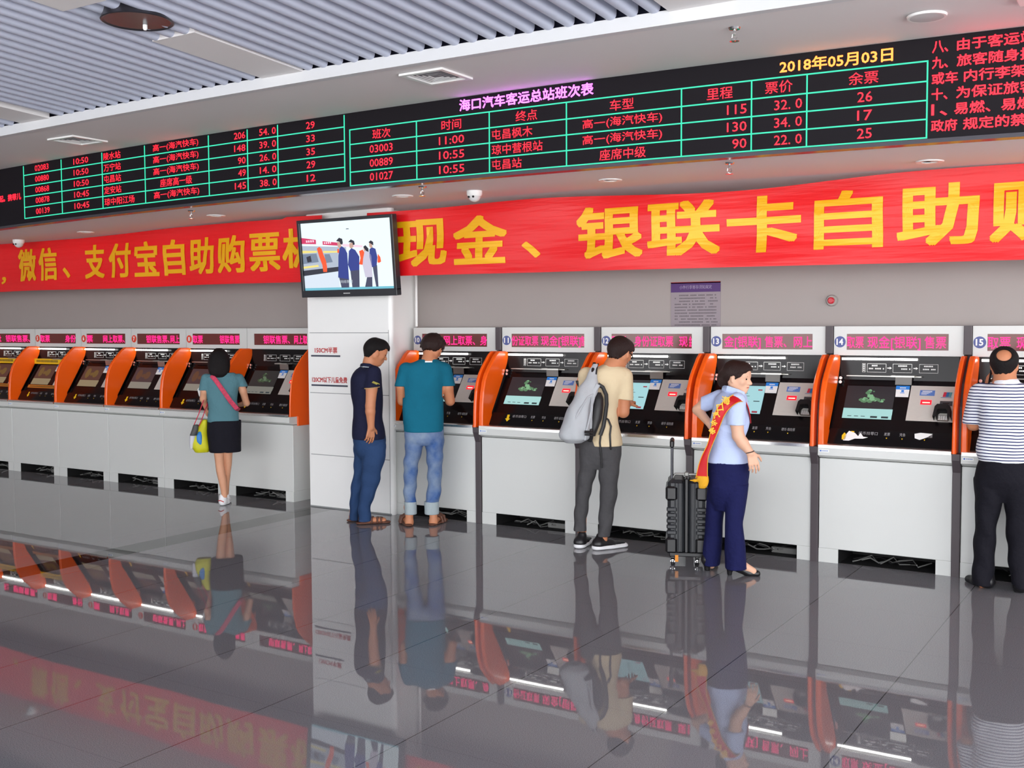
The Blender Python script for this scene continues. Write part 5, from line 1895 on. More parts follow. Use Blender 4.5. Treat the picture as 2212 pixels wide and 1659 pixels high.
hand(b, wr, (0.25, 0.9, 0.2), (-0.3, 0.1, -1), 0.18, 0.6, -1)
el, wr = q(250, 560, 0.10), q(330, 590, 0.30)
b.chain([q(262, 320, 0.05), el, wr], [0.05, 0.043, 0.028], 0.015)
hand(b, wr, (0.4, 0.9, 0.1), (0.2, 0, -1), 0.18, 0.6, 1)
b.chain([q(225, 1510, 0.05), q(228, 1440, 0.05), q(230, 1200, 0.04), q(290, 820, 0)], [0.03, 0.034, 0.04, 0.06], 0.01)
b.chain([q(385, 1540, -0.04), q(385, 1470, -0.04), q(420, 1200, -0.03), q(430, 820, 0)], [0.03, 0.034, 0.04, 0.06], 0.01)
F4.part('body', b, SKIN2)
h = SDF(hc - 0.2, hc + 0.22, 0.005)
crop(h, P4, R, 0.75, 0.84, 0.62)
fxd, uxd = P4(1, 0, 0) - hc, P4(0, 0, 1) - hc
h.cut(fn=hairline(hc, fxd / R, uxd / R, R, 0.0, 0.9, 0.48))
F4.part('hair', h, HAIRB)
F4.add('glasses', MB().tube([P4(-0.02, -0.74, 0.04), P4(0.35, -0.70, 0.08), P4(0.76, -0.50, 0.04)], 0.005, 6).tube([P4(0.76, -0.50, 0.05), P4(0.86, -0.28, 0.0), P4(0.86, 0.28, 0.0), P4(0.76, 0.48, 0.05)], 0.007, 6), SHOEB)
CREAM = cloth_mat('tee_cream', 'dcc9a6', var=0.04, bump=0.35, bscale=12)
t = SDF((-0.40, -0.32, 0.72), (0.42, 0.36, 1.52))
t.sweep(F4.rows([(228, 392, 482, 0.0, 0.065), (242, 345, 520, 0, 0.09), (270, 275, 550, 0, 0.11), (320, 232, 562, 0, 0.125), (400, 225, 545, 0, 0.14), (480, 236, 500, 0, 0.138), (560, 242, 492, 0, 0.135), (640, 252, 492, 0, 0.132), (720, 258, 508, 0, 0.135), (790, 262, 520, 0, 0.14), (818, 268, 523, 0, 0.142)]), 0.014, fold=0.006, ff=12)
t.chain([q(530, 320, -0.01), q(538, 478, -0.012)], [0.076, 0.071], 0.03)
t.chain([q(262, 310, 0.03), q(245, 470, 0.07)], [0.07, 0.064], 0.03)
zs = q(540, 484)[2]
xs_ = q(492, 500)[0]
t.cut(fn=lambda X, Y, Z: np.where((X > xs_) & (Z > zs - 0.12), zs + 0.12 * (xs_ - X) - 0.005 - Z + 0.012, -1))
t.cut(fn=lambda X, Y, Z: np.where((X < q(240, 500)[0]) & (Z > zs - 0.12), zs - Z, -1))
F4.part('shirt', t, CREAM)
GREYT = cloth_mat('trousers_grey', '4b4a4c', var=0.12, vscale=40)
t = SDF((-0.38, -0.28, 0.03), (0.38, 0.28, 0.98))
t.sweep(F4.rows([(770, 212, 516, 0, 0.122), (850, 206, 515, 0, 0.132), (910, 212, 508, 0, 0.122), (960, 232, 486, 0, 0.10), (990, 265, 440, 0, 0.07)]), 0.016, fold=0.003)
t.sweep(F4.rows([(880, 214, 350, 0.01, 0.095), (940, 208, 352, 0.01, 0.105), (1000, 208, 338, 0.02, 0.098), (1100, 192, 310, 0.03, 0.088), (1200, 178, 282, 0.04, 0.075), (1300, 172, 270, 0.05, 0.066), (1400, 168, 260, 0.05, 0.06), (1444, 167, 258, 0.05, 0.058)]), 0.014, fold=0.005, ff=38)
t.sweep(F4.rows([(880, 350, 508, -0.01, 0.095), (940, 345, 508, -0.01, 0.105), (1000, 350, 500, -0.02, 0.1), (1100, 355, 490, -0.025, 0.09), (1200, 358, 480, -0.03, 0.078), (1300, 352, 465, -0.035, 0.07), (1400, 347, 448, -0.04, 0.062), (1483, 342, 432, -0.04, 0.058)]), 0.014, fold=0.005, ff=38, ph=2)
F4.part('trousers', t, GREYT)
for heel, toe in ((q(210, 1555, 0.0), q(275, 1550, 0.22)), (q(345, 1590, -0.06), q(520, 1585, 0.06))):
    heel[2] = toe[2] = 0
    lo_, hi_ = np.minimum(heel, toe) - [0.1, 0.1, 0.03], np.maximum(heel, toe) + [0.1, 0.1, 0.13]
    s_ = SDF(lo_, hi_, 0.005)
    shoe(s_, heel, toe, 0.044, 0.075)
    s_.cone(heel + [0.01, 0.01, 0.05], heel + [0.02, 0.02, 0.10], 0.044, 0.036, 0.02)
    s_.cut(keep_above=0.03)
    so = F4.part('shoe', s_, SHOEB)
    s_ = SDF(lo_, hi_, 0.005)
    d_ = (toe - heel) / np.linalg.norm(toe - heel)
    s_.cone(heel - d_ * 0.006 + [0, 0, 0.02], heel + (toe - heel) * 0.5 + [0, 0, 0.016], 0.047, 0.047, 0.015, sq=(1, 1, 1.7))
    s_.cone(heel + (toe - heel) * 0.45 + [0, 0, 0.016], toe + d_ * 0.008 + [0, 0, 0.016], 0.05, 0.04, 0.015, sq=(1, 1, 1.8))
    for k in range(5):
        s_.ell(heel + (toe - heel) * (0.1 + k * 0.22) + [0, 0, 0.012], (0.052, 0.052, 0.012), 0.008)
    s_.cut(keep_above=0.002, keep_below=0.036)
    F4.part('sole', s_, SHOEW, 'thick white sole', parent=so)
# backpack
BPF = mat('backpack_grey', 'b4b7bb', 0.85, spec=0.2, var=0.05, vscale=12, bump=0.35, bscale=14)
bp = empty('backpack', tuple(F4.g), 'pale grey backpack with black straps on the back of the man in the cream tee', 'backpack', rz=F4.rz)
s_ = SDF((-0.50, -0.42, 0.75), (0.20, 0.10, 1.55))
s_.sweep(F4.rows([(800, 110, 215, -0.22, 0.05), (780, 70, 275, -0.225, 0.10), (740, 55, 286, -0.225, 0.115), (680, 70, 288, -0.22, 0.115), (600, 100, 290, -0.21, 0.105), (520, 138, 300, -0.195, 0.09), (440, 178, 335, -0.18, 0.07), (380, 212, 345, -0.165, 0.05), (330, 250, 335, -0.15, 0.035), (290, 270, 338, -0.135, 0.02), (240, 298, 350, -0.11, 0.012), (222, 305, 352, -0.09, 0.01)]), 0.015, fold=0.006, ff=9)
link('pack_body', s_.mesh('pack_body', BPF), bp)
flp = MB()
flp.tube([q(*a) for a in ((300, 470, -0.25), (300, 545, -0.29), (280, 640, -0.31), (258, 720, -0.315), (250, 780, -0.30))], 0.007, 8)
flp.tube([q(*a) for a in ((340, 425, -0.20), (268, 470, -0.27), (200, 580, -0.315), (150, 690, -0.325))], 0.007, 8)
build('seam', flp, BPF, bp, smooth=True)
s_ = SDF((-0.30, -0.42, 0.78), (0.22, 0.10, 1.42), 0.005)
s_.sweep(F4.rows([(750, 285, 325, -0.20, 0.04), (700, 284, 345, -0.20, 0.055), (620, 288, 375, -0.19, 0.06), (540, 296, 385, -0.18, 0.06), (470, 310, 385, -0.17, 0.05), (432, 335, 365, -0.16, 0.03)]), 0.01)
link('back_panel', s_.mesh('back_panel', M['cdark']), bp)
sb = MB()
sb.tube([q(*a) for a in ((345, 372, -0.20), (380, 395, -0.19), (405, 450, -0.175), (408, 520, -0.165), (398, 600, -0.155), (385, 680, -0.155), (362, 745, -0.16))], 0.006, 8, flat=2.6, up=(1, 0.2, 0))
sb.tube([q(*a) for a in ((318, 215, -0.07), (308, 262, -0.135), (298, 312, -0.165))], 0.005, 8, flat=2.6, up=(1, 0, 0))
sb.tube([q(*a) for a in ((345, 222, -0.08), (335, 262, -0.135), (330, 300, -0.16))], 0.004, 8, flat=1.6, up=(1, 0, 0))
build('shoulder_strap', sb, M['cdark'], bp, smooth=True)
pg = MB()
pg.tube([q(*a) for a in ((345, 375, -0.205), (318, 420, -0.22), (292, 520, -0.235), (285, 620, -0.245), (284, 730, -0.245))], 0.012, 8, flat=1.6, up=(1, 0, 0))
build('edge_piping', pg, BPF, bp, smooth=True)
sb = MB()
sb.tube([q(*a) for a in ((395, 615, -0.15), (420, 632, -0.145), (440, 680, -0.14), (432, 740, -0.145), (436, 830, -0.14), (440, 850, -0.13))], 0.005, 6, flat=1.5, up=(1, 0, 0))
sb.tube([q(*a) for a in ((365, 745, -0.155), (358, 800, -0.15), (368, 900, -0.14), (372, 985, -0.125))], 0.005, 6, flat=1.5, up=(1, 0, 0))
build('loose_strap', sb, M['cdark'], bp, smooth=True)
sb = MB()
sb.tube([q(*a) for a in ((248, 722, -0.34), (285, 724, -0.31), (300, 726, -0.26))], 0.006, 8, flat=2.0, up=(0, 0, 1))
sb.tube([q(*a) for a in ((248, 742, -0.335), (285, 744, -0.305), (300, 746, -0.26))], 0.004, 8, flat=1.6, up=(0, 0, 1))
sb.tube([q(*a) for a in ((288, 700, -0.26), (296, 740, -0.25), (285, 790, -0.22))], 0.012, 8, flat=1.6, up=(1, 0, 0))
build('side_strap', sb, M['cdark'], bp, smooth=True)
s_ = SDF(q(170, 400, 0.0) - 0.1, q(225, 335, 0.1) + 0.1, 0.005)
s_.sweep(F4.rows([(395, 200, 212, 0.02, 0.01), (365, 185, 215, 0.02, 0.015), (345, 178, 222, 0.02, 0.012)]), 0.005)
link('strap_end', s_.mesh('strap_end', M['cdark']), bp)

# ---------------------------------------------------------------- woman with the red sash
F5 = Figure((1572, 1238), (1420, 760), 3.254, 'person in a pale blue blouse and navy trousers wearing a red sash with gold characters')
q = F5.q
BLUE = cloth_mat('blouse_blue', 'bccbee', var=0.03, bump=0.3, bscale=14)
b = SDF((-0.42, -0.32, -0.02), (0.42, 0.36, 1.66))
hc = q(562, 182, 0.0)
R = 0.114
P5 = head(b, hc, R, (1.0, -0.42), nod=0.12)
b.chain([q(548, 220, 0.02), q(530, 290, 0.02)], [0.048, 0.056], 0.02)
b.sweep(F5.rows([(290, 470, 600, 0, 0.07), (350, 430, 600, 0, 0.11), (480, 400, 640, 0, 0.12), (620, 400, 600, 0, 0.10), (780, 365, 630, 0, 0.12)]), 0.02)
sh, el, wr = q(560, 345, -0.13), q(568, 590, -0.17), q(655, 712, -0.17)
b.chain([sh, q(558, 500, -0.165), el], [0.048, 0.046, 0.042], 0.015)
b.chain([el, q(600, 640, -0.17), wr], [0.041, 0.04, 0.026], 0.014)
hand(b, wr, (0.28, 0.0, -1), (-0.4, 1.0, 0), 0.165, 0.55, 1, r=0.0078)
el, wr = q(282, 408, 0.16), q(372, 512, 0.02)
b.chain([q(420, 330, 0.12), q(335, 365, 0.15), el], [0.046, 0.042, 0.036], 0.015)
b.chain([el, wr], [0.037, 0.025], 0.012)
hand(b, wr, (0.9, -0.2, -0.35), (0.1, -1, 0.1), 0.16, 0.5, 1, r=0.0078)
a0, a1 = q(590, 1530, -0.06), q(672, 1560, -0.06)
a0[2], a1[2] = 0.078, 0.035
b.chain([q(550, 760, 0), q(540, 1200, -0.06), q(560, 1480, -0.06), a0, a1], [0.07, 0.045, 0.034, 0.033, 0.026], 0.015)
b.chain([q(450, 760, 0), q(400, 1200, 0.08), q(375, 1480, 0.08), q(380, 1500, 0.09)], [0.07, 0.045, 0.032, 0.026], 0.015)
F5.part('body', b, SKIN3)
face_marks(F5, P5, R, 'b04a48')
h = SDF(hc - 0.25, hc + 0.22, 0.005)
h.chain([P5(-0.24, 0, 0.30), P5(0.22, 0, 0.36)], [R * 0.80, R * 0.72], 0.02)
h.chain([P5(-0.40, 0, 0.0), P5(-0.50, 0, -0.22)], [R * 0.60, R * 0.5], 0.02)
fxd, uxd = P5(1, 0, 0) - hc, P5(0, 0, 1) - hc
h.cut(fn=hairline(hc, fxd / R, uxd / R, R, 0.02, 0.85, 0.58))
h.ell(q(480, 182, 0.03), (0.060, 0.055, 0.066), 0.02)
h.ell(q(452, 205, 0.03), (0.030, 0.04, 0.045), 0.015)
h.chain([P5(0.68, 0.15, 0.64), P5(0.60, -0.36, 0.50), P5(0.36, -0.64, 0.22), P5(0.16, -0.70, -0.02)], [R * 0.09, R * 0.10, R * 0.10, R * 0.05], 0.015)
F5.part('hair', h, HAIRB)
t = SDF((-0.42, -0.36, 0.70), (0.42, 0.36, 1.52))
t.sweep(F5.rows([(268, 478, 606, 0.01, 0.062), (290, 440, 622, 0.01, 0.09), (330, 405, 628, 0, 0.13), (380, 388, 640, 0, 0.15), (440, 378, 652, 0, 0.15), (490, 370, 657, 0, 0.148), (540, 374, 645, 0, 0.135), (600, 386, 620, 0, 0.12), (660, 382, 618, 0, 0.122), (720, 362, 636, 0, 0.135), (776, 350, 648, 0, 0.145)]), 0.014, fold=0.005, ff=18)
t.chain([q(560, 345, -0.12), q(556, 520, -0.165)], [0.062, 0.066], 0.03)
t.chain([q(440, 325, 0.11), q(318, 372, 0.155)], [0.062, 0.056], 0.03)
zs = q(556, 514, -0.165)[2]
t.cut(fn=lambda X, Y, Z: np.where((Y < -0.135) & (Z > zs - 0.12) & (Z < zs + 0.05), zs - Z, -1))
xe = q(306, 380, 0.155)[0]
t.cut(fn=lambda X, Y, Z: xe + 0.6 * (Z - q(306, 380, 0.15)[2]) - X if False else np.broadcast_to(xe - X, (1, 1, 1)) if False else (xe - 0.5 * (Z - q(306, 380, 0.15)[2]) * 0 - X) + 0 * Y)
F5s = F5.part('blouse', t, BLUE)
cl = MB().tube([q(*a) for a in ((480, 262, 0.07), (462, 258, 0.0), (490, 262, -0.06), (560, 285, -0.085), (605, 305, -0.06))], 0.008, 8, flat=3.0, up=(0.15, 0, 1))
F5.add('collar', cl, BLUE, parent=F5s)
NAVT = cloth_mat('trousers_navy', '171a48', var=0.12, vscale=14)
t = SDF((-0.38, -0.28, 0.03), (0.38, 0.28, 0.92))
t.sweep(F5.rows([(768, 352, 646, 0, 0.135), (850, 354, 646, 0, 0.15), (950, 352, 640, 0, 0.145), (1040, 365, 618, 0, 0.11), (1110, 400, 580, 0, 0.07)]), 0.016, fold=0.003)
t.sweep(F5.rows([(930, 352, 500, 0.05, 0.085), (1030, 347, 492, 0.06, 0.095), (1120, 342, 470, 0.07, 0.09), (1200, 332, 462, 0.08, 0.085), (1300, 326, 456, 0.085, 0.08), (1400, 321, 446, 0.085, 0.078), (1496, 326, 440, 0.085, 0.08)]), 0.014, fold=0.005, ff=14)
t.sweep(F5.rows([(930, 470, 640, -0.05, 0.085), (1030, 466, 634, -0.05, 0.095), (1120, 474, 622, -0.055, 0.09), (1200, 477, 606, -0.06, 0.084), (1300, 479, 610, -0.06, 0.082), (1400, 474, 620, -0.06, 0.084), (1522, 470, 632, -0.06, 0.09)]), 0.014, fold=0.005, ff=14, ph=1)
F5.part('trousers', t, NAVT)
hl, tl = q(508, 1575, -0.06), q(698, 1578, -0.05)
hl[2] = tl[2] = 0
s_ = SDF(np.minimum(hl, tl) - [0.08, 0.09, 0.02], np.maximum(hl, tl) + [0.08, 0.09, 0.14], 0.004)
s_.chain([hl + [0, 0, 0.0], hl + [0, 0, 0.05]], [0.016, 0.022], 0.008)
s_.chain([hl + [0.0, 0, 0.075], hl + [0.07, 0, 0.05], tl - [0.05, 0, -0.02], tl + [0, 0, 0.016]], [0.034, 0.028, 0.034, 0.026], 0.015)
s_.ell(hl + [0.085, 0, 0.095], (0.05, 0.022, 0.035), 0.01, mode='sub')
s_.cut(keep_above=0.001)
F5.part('shoe', s_, SHOEB, 'black heeled shoe')
hl, tl = q(350, 1535, 0.06), q(400, 1530, 0.24)
hl[2] = tl[2] = 0
s_ = SDF(np.minimum(hl, tl) - [0.08, 0.09, 0.02], np.maximum(hl, tl) + [0.08, 0.09, 0.14], 0.004)
s_.chain([hl, hl + [0, 0, 0.05]], [0.02, 0.026], 0.008)
s_.chain([hl + [0.0, 0, 0.082], hl + (tl - hl) * 0.5 + [0, 0, 0.045], tl + [0, 0, 0.02]], [0.046, 0.036, 0.03], 0.015)
s_.cut(keep_above=0.001)
F5.part('shoe', s_, SHOEB, 'black heeled shoe')
# sash
SASH = mat('sash_red', 'c9141c', 0.45, spec=0.4, bump=0.2, bscale=12)
SGOLD = mat('sash_gold', 'e0a81c', 0.5)
edge_a = [(592, 292, -0.10), (540, 300, -0.150), (480, 335, -0.165), (430, 385, -0.172), (400, 440, -0.172), (382, 510, -0.160), (370, 580, -0.148), (352, 650, -0.140), (318, 720, -0.135), (292, 790, -0.13), (270, 888, -0.125)]
edge_b = [(620, 352, -0.115), (575, 352, -0.215), (520, 385, -0.190), (475, 440, -0.180), (448, 500, -0.172), (425, 560, -0.160), (400, 620, -0.150), (376, 680, -0.150), (356, 745, -0.155), (352, 810, -0.15), (352, 878, -0.145)]


def res_(pts, n):
    a = np.array(pts, float)
    s0 = np.linspace(0, len(a) - 1, n)
    i = np.clip(s0.astype(int), 0, len(a) - 2)
    f_ = (s0 - i)[:, None]
    p0, p1, p2, p3 = a[np.clip(i - 1, 0, None)], a[i], a[i + 1], a[np.clip(i + 2, None, len(a) - 1)]
    return 0.5 * (2 * p1 + (p2 - p0) * f_ + (2 * p0 - 5 * p1 + 4 * p2 - p3) * f_ ** 2 + (-p0 + 3 * p1 - 3 * p2 + p3) * f_ ** 3)


def ribbon(ea, eb, n=40, m=6, th=0.004, mid=0.0):
    A, B = res_(ea, n), res_(eb, n)
    mb = MB()
    P = []
    for i in range(n):
        for j in range(m + 1):
            c = A[i] + (B[i] - A[i]) * j / m
            p = q(*c)
            p = p + [0, -mid * math.sin(math.pi * j / m), 0]
            P.append(tuple(p))
    nn = len(P)
    P += [(x, y + th, z) for x, y, z in P]
    w_ = m + 1
    F_ = [(i * w_ + j, (i + 1) * w_ + j, (i + 1) * w_ + j + 1, i * w_ + j + 1) for i in range(n - 1) for j in range(m)]
    Fb = [tuple(k + nn for k in reversed(f_)) for f_ in F_]
    side = [(i * w_ + j, i * w_ + j + nn, (i + 1) * w_ + j + nn, (i + 1) * w_ + j) for i in range(n - 1) for j in (0, m)]
    mb.add(P, F_ + Fb + side)
    return mb


sash = F5.add('sash', ribbon(edge_a, edge_b, mid=0.006), SASH)
tr = MB()
for E_, s1 in ((edge_a, 1), (edge_b, -1)):
    A = res_(E_, 36)
    tr.tube([q(*c) + [0, -0.003, 0] for c in A], 0.0028, 6)
F5.add('sash_edging', tr, SGOLD, parent=sash)
fr = MB().tube([q(*a) for a in ((618, 345, -0.11), (640, 400, -0.085), (652, 450, -0.05), (655, 490, 0.0))], 0.004, 8, flat=5, up=(0, 1, 0.2))
F5.add('sash_front', fr, SASH, parent=sash)
tx = MB()
for ch, (cx_, cy_, sz_, ang, dd) in zip('海口汽车客', ((480, 342, 58, -38, -0.186), (440, 392, 46, -48, -0.190), (413, 444, 46, -58, -0.190), (398, 500, 42, -66, -0.182), (386, 556, 42, -72, -0.172))):
    co, fs = glyphs(ch, 0.0, 2)
    lo_, hi_ = co.min(0), co.max(0)
    c_ = (co - (lo_ + hi_) / 2) / (hi_ - lo_).max() * sz_
    a_ = math.radians(ang + 40)
    for k, (ox, oy) in enumerate(((0, 0), (1.6, 0), (-1.6, 0), (0, 1.6), (0, -1.6))):
        P = [q(cx_ + ox + x_ * math.cos(a_) + y_ * math.sin(a_) * 1.0, cy_ + oy - (-x_ * math.sin(a_) + y_ * math.cos(a_)), dd - 0.0002 * k) for x_, y_ in c_]
        tx.add([tuple(p_) for p_ in P], fs)
F5.add('sash_lettering', tx, mat('sash_letter', 'f4b81e', 0.5), parent=sash, smooth=False)
ts = SDF(q(220, 965, -0.2) - 0.04, q(380, 860, -0.05) + 0.04, 0.005)
ts.sweep(F5.rows([(960, 292, 330, -0.13, 0.012), (945, 290, 350, -0.13, 0.02), (910, 288, 364, -0.13, 0.022), (872, 272, 360, -0.13, 0.016)]), 0.008, fold=0.004, ff=6)
ts.chain([q(300, 900, -0.13), q(262, 905, -0.13), q(230, 903, -0.13)], [0.013, 0.010, 0.004], 0.008)
F5.part('tassel', ts, mat('tassel_yellow', 'e3a614', 0.7, bump=0.5, bscale=90, stretch=(3, 3, 0.4)), 'yellow fringe at the end of the sash', parent=sash)
wt = MB()
wc = q(650, 704, -0.17)
wd_ = np.array([0.28, 0, -1.0]) / 1.04
u1 = np.array([1.04, 0, 0.29]) / 1.08
wt.tube([wc + 0.029 * (u1 * math.cos(a_) + np.array([0, 1, 0]) * math.sin(a_)) for a_ in [i * math.pi / 8 for i in range(17)]], 0.004, 6)
F5.add('bracelet', wt, mat('bracelet_dark', '5a4b46', 0.3, metal=0.6))

# ---------------------------------------------------------------- man in striped polo
F6 = Figure((2165, 1272), (2060, 740), 2.962, 'person in a striped polo and black trousers, balding, holding a phone to one ear')
q = F6.q
b = SDF((-0.40, -0.32, -0.02), (0.48, 0.42, 1.70))
hc = q(325, 145, 0.02)
R = 0.116
P6 = head(b, hc, R, (0.12, 1.0), nod=0.22)
b.chain([q(326, 190, 0.0), q(330, 262, -0.02)], [0.066, 0.078], 0.02)
b.sweep(F6.rows([(260, 250, 410, 0, 0.08), (310, 160, 500, 0, 0.11), (450, 165, 500, 0, 0.13), (650, 170, 490, 0, 0.125), (760, 170, 490, 0, 0.13)]), 0.02)
el, wr = q(128, 520, 0.06), q(205, 300, 0.14)
b.chain([q(165, 330, 0.0), q(135, 430, 0.03), el], [0.058, 0.052, 0.046], 0.015)
b.chain([el, wr], [0.044, 0.03], 0.014)
hand(b, wr, (0.18, 0.05, 1.0), (1, 0.1, 0), 0.18, 0.7, -1)
el, wr = q(535, 520, 0.05), q(520, 560, 0.28)
b.chain([q(490, 330, 0), el, wr], [0.056, 0.045, 0.03], 0.015)
hand(b, wr, (-0.2, 1, 0.1), (-0.2, 0, -1), 0.18, 0.6, -1)
b.chain([q(250, 760, 0), q(205, 1200, 0), q(190, 1540, 0)], [0.07, 0.05, 0.035], 0.012).chain([q(410, 760, 0), q(420, 1200, 0), q(428, 1550, -0.02)], [0.07, 0.05, 0.035], 0.012)
F6.part('body', b, SKIN2)
h = SDF(hc - 0.2, hc + 0.2, 0.005)
crop(h, P6, R, 0.74, 0.80, 0.62)
fxd, uxd = P6(1, 0, 0) - hc, P6(0, 0, 1) - hc
h.cut(fn=hairline(hc, fxd / R, uxd / R, R, -0.02, 0.6, 0.5))
bc_ = q(322, 78, -0.10)
h.ell(bc_, (0.052, 0.10, 0.042), 0.012, mode='sub')
F6.part('hair', h, HAIR, 'black hair around a bald crown')


def stripes():
    m = bpy.data.materials.new('polo_striped')
    m.use_nodes = True
    nt = m.node_tree
    bs = nt.nodes['Principled BSDF']
    bs.inputs['Roughness'].default_value = 0.85
    bs.inputs['Specular IOR Level'].default_value = 0.2
    tc = nt.nodes.new('ShaderNodeTexCoord')
    sp_ = nt.nodes.new('ShaderNodeSeparateXYZ')
    nt.links.new(tc.outputs['Object'], sp_.inputs[0])
    nz = nt.nodes.new('ShaderNodeTexNoise')
    nz.inputs['Scale'].default_value = 7
    nt.links.new(tc.outputs['Object'], nz.inputs['Vector'])
    ma = nt.nodes.new('ShaderNodeMath')
    ma.operation = 'MULTIPLY_ADD'
    nt.links.new(nz.outputs['Fac'], ma.inputs[0])
    ma.inputs[1].default_value = 0.012
    nt.links.new(sp_.outputs[2], ma.inputs[2])
    dv = nt.nodes.new('ShaderNodeMath')
    dv.operation = 'DIVIDE'
    nt.links.new(ma.outputs[0], dv.inputs[0])
    dv.inputs[1].default_value = 0.0208
    fr_ = nt.nodes.new('ShaderNodeMath')
    fr_.operation = 'FRACT'
    nt.links.new(dv.outputs[0], fr_.inputs[0])
    gt = nt.nodes.new('ShaderNodeMath')
    gt.operation = 'GREATER_THAN'
    nt.links.new(fr_.outputs[0], gt.inputs[0])
    gt.inputs[1].default_value = 0.66
    mx = nt.nodes.new('ShaderNodeMixRGB')
    nt.links.new(gt.outputs[0], mx.inputs[0])
    mx.inputs[1].default_value = lin('e9ebf0')
    mx.inputs[2].default_value = lin('23285a')
    nt.links.new(mx.outputs[0], bs.inputs['Base Color'])
    return m


t = SDF((-0.42, -0.34, 0.70), (0.50, 0.36, 1.52))
t.sweep(F6.rows([(250, 262, 410, 0.0, 0.075), (266, 215, 440, 0, 0.10), (295, 150, 500, 0, 0.12), (340, 128, 530, 0, 0.135), (420, 135, 530, 0, 0.15), (500, 150, 510, 0, 0.152), (560, 160, 500, 0, 0.15), (640, 150, 505, 0, 0.152), (700, 142, 512, 0, 0.158), (745, 158, 505, 0, 0.158), (758, 175, 490, 0, 0.15)]), 0.014, fold=0.006, ff=16)
t.chain([q(175, 330, 0.0), q(130, 505, 0.05)], [0.078, 0.074], 0.03)
t.chain([q(490, 330, 0), q(540, 490, 0.04)], [0.078, 0.072], 0.03)
zs = q(130, 520, 0.05)[2]
xa, xb = q(163, 520)[0], q(500, 520)[0]
t.cut(fn=lambda X, Y, Z: np.where(((X < xa) | (X > xb)) & (Z < zs + 0.03) & (Z > zs - 0.085), zs - Z, -1) + 0 * Y)
F6s = F6.part('shirt', t, stripes())
s_ = SDF(q(230, 280, -0.15) - 0.05, q(450, 215, 0.15) + 0.05, 0.005)
s_.sweep(F6.rows([(262, 245, 428, -0.01, 0.098), (245, 252, 422, -0.01, 0.09), (230, 262, 408, -0.005, 0.082)]), 0.006)
F6.part('collar', s_, cloth_mat('collar_white', 'e6e8ee', var=0.03), 'white collar', parent=F6s)
t = SDF((-0.40, -0.30, 0.0), (0.48, 0.30, 0.95))
t.sweep(F6.rows([(738, 172, 492, 0, 0.148), (800, 142, 512, 0, 0.16), (890, 133, 520, 0, 0.158), (960, 150, 505, 0, 0.12), (1015, 200, 450, 0, 0.07)]), 0.016, fold=0.003)
t.sweep(F6.rows([(870, 134, 330, 0, 0.12), (940, 129, 332, 0, 0.13), (1020, 131, 312, 0, 0.12), (1100, 140, 290, 0, 0.11), (1200, 136, 276, 0.0, 0.10), (1300, 125, 268, 0.01, 0.092), (1400, 121, 262, 0.01, 0.088), (1500, 118, 258, 0.0, 0.088), (1545, 120, 256, 0.0, 0.09)]), 0.014, fold=0.005, ff=30)
t.sweep(F6.rows([(870, 318, 520, 0, 0.12), (940, 318, 523, 0, 0.13), (1020, 320, 520, 0, 0.12), (1100, 330, 508, 0, 0.11), (1200, 336, 500, 0, 0.10), (1300, 341, 495, 0.0, 0.092), (1400, 346, 490, 0.0, 0.088), (1500, 366, 488, -0.02, 0.088), (1565, 378, 488, -0.03, 0.09)]), 0.014, fold=0.005, ff=30, ph=2)
F6.part('trousers', t, cloth_mat('trousers_black', '15141c', var=0.1))
for heel, toe in ((q(215, 1580, -0.02), q(105, 1570, 0.13)), (q(425, 1590, -0.06), q(470, 1590, 0.18))):
    heel[2] = toe[2] = 0
    s_ = SDF(np.minimum(heel, toe) - [0.1, 0.1, 0.03], np.maximum(heel, toe) + [0.1, 0.1, 0.14], 0.005)
    shoe(s_, heel, toe, 0.05, 0.06)
    s_.cone(heel + [0, 0.01, 0.05], heel + [0, 0.02, 0.10], 0.05, 0.042, 0.02)
    s_.cut(keep_above=0.002)
    F6.part('shoe', s_, SHOEB)
ph_ = MB().box(-0.006, 0.006, -0.036, 0.036, -0.075, 0.075, bev=0.004)
pho = F6.loose('mobile_phone', ph_, M['dark'], 'black mobile phone held to the ear of the balding man in stripes', 'phone', smooth=False)
pc_ = q(236, 205, 0.05)
pho.location = tuple(F6.g + F6.ex * pc_[0] + F6.ey * pc_[1] + np.array([0, 0, pc_[2]]))
pho.rotation_euler = (math.radians(-15), math.radians(8), F6.rz)

# ---------------------------------------------------------------- suitcase
F7 = Figure((1482, 1213), (1430, 940), 5.72, 'x')
bpy.data.objects.remove(F7.root)
q = F7.q
su = empty('suitcase', tuple(F7.g), 'black ribbed trolley suitcase with raised handle between machine 12 and the woman in the sash', 'suitcase', rz=F7.rz)
SB = mat('suitcase_shell', '26282c', 0.38, var=0.1, vscale=8)
SB2 = mat('suitcase_corner', '131316', 0.3)


def suit(name, mb, m, smooth=False, loc=None):
    return build(name, mb, m, su, loc, smooth)


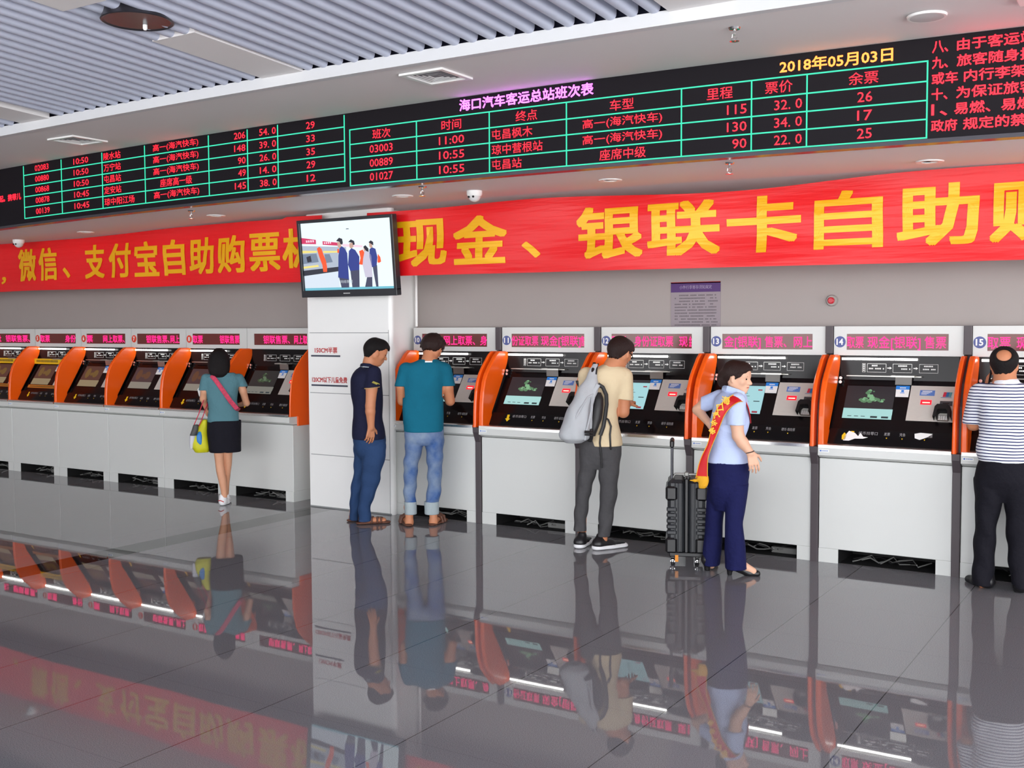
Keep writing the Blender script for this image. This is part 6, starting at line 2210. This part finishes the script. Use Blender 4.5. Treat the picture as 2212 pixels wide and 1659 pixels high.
xl, xr = q(62, 900)[0], q(545, 900)[0]
zb, zt = q(300, 1440)[2], q(300, 500)[2]
hd = 0.17
xm = (xl + xr) / 2
sh_ = MB()
for a_, b_ in ((xl + 0.006, xm - 0.012), (xm + 0.012, xr - 0.006)):
    sh_.box(a_, b_, -hd, hd, zb + 0.01, zt - 0.01, bev=0.025)
suit('shell', sh_, SB)
suit('zip_band', MB().box(xm - 0.014, xm + 0.014, -hd + 0.006, hd - 0.006, zb, zt, bev=0.006).box(xl + 0.02, xr - 0.02, -hd - 0.004, hd - 0.01, zb - 0.004, zb + 0.03, bev=0.006), SB2)
rb = MB()
for s1 in (-1, 1):
    for k in range(3):
        x_ = xm + s1 * (0.035 + k * 0.024)
        rb.box(x_ - 0.006, x_ + 0.006, -hd - 0.008, -hd + 0.01, zb + 0.03, zt - 0.03, bev=0.004)
suit('upright_ribs', rb, SB)
rb = MB()
for s1 in (-1, 1):
    xo = xl if s1 < 0 else xr
    for k in range(5):
        z_ = zb + 0.16 + k * 0.043
        rb.box(min(xo, xo - s1 * 0.075), max(xo, xo - s1 * 0.075), -hd - 0.010, -hd + 0.03, z_, z_ + 0.034, bev=0.008)
suit('side_ribs', rb, SB)
for s1 in (-1, 1):
    xo = (xl if s1 < 0 else xr) + s1 * 0.008
    for z0_, z1_ in ((zb + 0.02, zb + 0.14), (zt - 0.165, zt - 0.055)):
        suit('corner_guard', MB().box(min(xo, xo - s1 * 0.088), max(xo, xo - s1 * 0.088), -hd - 0.014, hd * 0.9, z0_, z1_, bev=0.016), SB2)
suit('carry_handle', MB().tube([(xm - 0.10, -hd * 0.5, zt - 0.01), (xm - 0.085, -hd * 0.5, zt + 0.022), (xm + 0.085, -hd * 0.5, zt + 0.022), (xm + 0.10, -hd * 0.5, zt - 0.01)], 0.010, 8).box(xm - 0.016, xm + 0.016, -hd * 0.5 - 0.014, -hd * 0.5 + 0.014, zt + 0.008, zt + 0.04, bev=0.005), mat('handle_grey', '8b8a86', 0.35, metal=0.5), True)
ht = q(130, 65, 0.0)[2]
xh0 = q(125, 300, 0.0)[0]
th_ = MB().cyl((xh0, -0.09, zt - 0.06), (xh0, -0.09, ht), 0.0095).cyl((xh0, 0.09, zt - 0.06), (xh0, 0.09, ht), 0.0095)
tr_ = suit('trolley_handle', th_, mat('handle_steel', '4c4d52', 0.3, metal=0.6), True)
build('grip', MB().box(xh0 - 0.016, xh0 + 0.016, -0.115, 0.115, ht - 0.045, ht + 0.012, bev=0.01), SB2, tr_)
for x_, y_ in ((xl + 0.045, -0.12), (xr - 0.065, -0.12), (xl + 0.045, 0.12), (xr - 0.065, 0.12)):
    wh = suit('wheel', MB().cyl((x_ - 0.012, y_, 0.028), (x_ + 0.012, y_, 0.028), 0.028, seg=24), SB2, True)
    build('hub', MB().cyl((x_ - 0.004, y_ - 0.0, 0.028), (x_ + 0.013, y_, 0.028), 0.018, seg=18).lathe([(0.001, -0.0285), (0.017, -0.024), (0.02, -0.018)], (x_, y_, 0.028), 18, 0, 'y'), M['chrome'], wh, smooth=True)
    build('fork', MB().box(x_ - 0.016, x_ + 0.016, y_ - 0.012, y_ + 0.016, 0.048, zb + 0.012, bev=0.004), SB2, wh)
tg = MB().box(-0.012, 0.012, -0.002, 0.002, -0.05, 0.0)
suit('luggage_tag', tg, mat('tag_orange', 'e08a20', 0.5), loc=(xl + 0.075, -hd - 0.006, zb + 0.01))
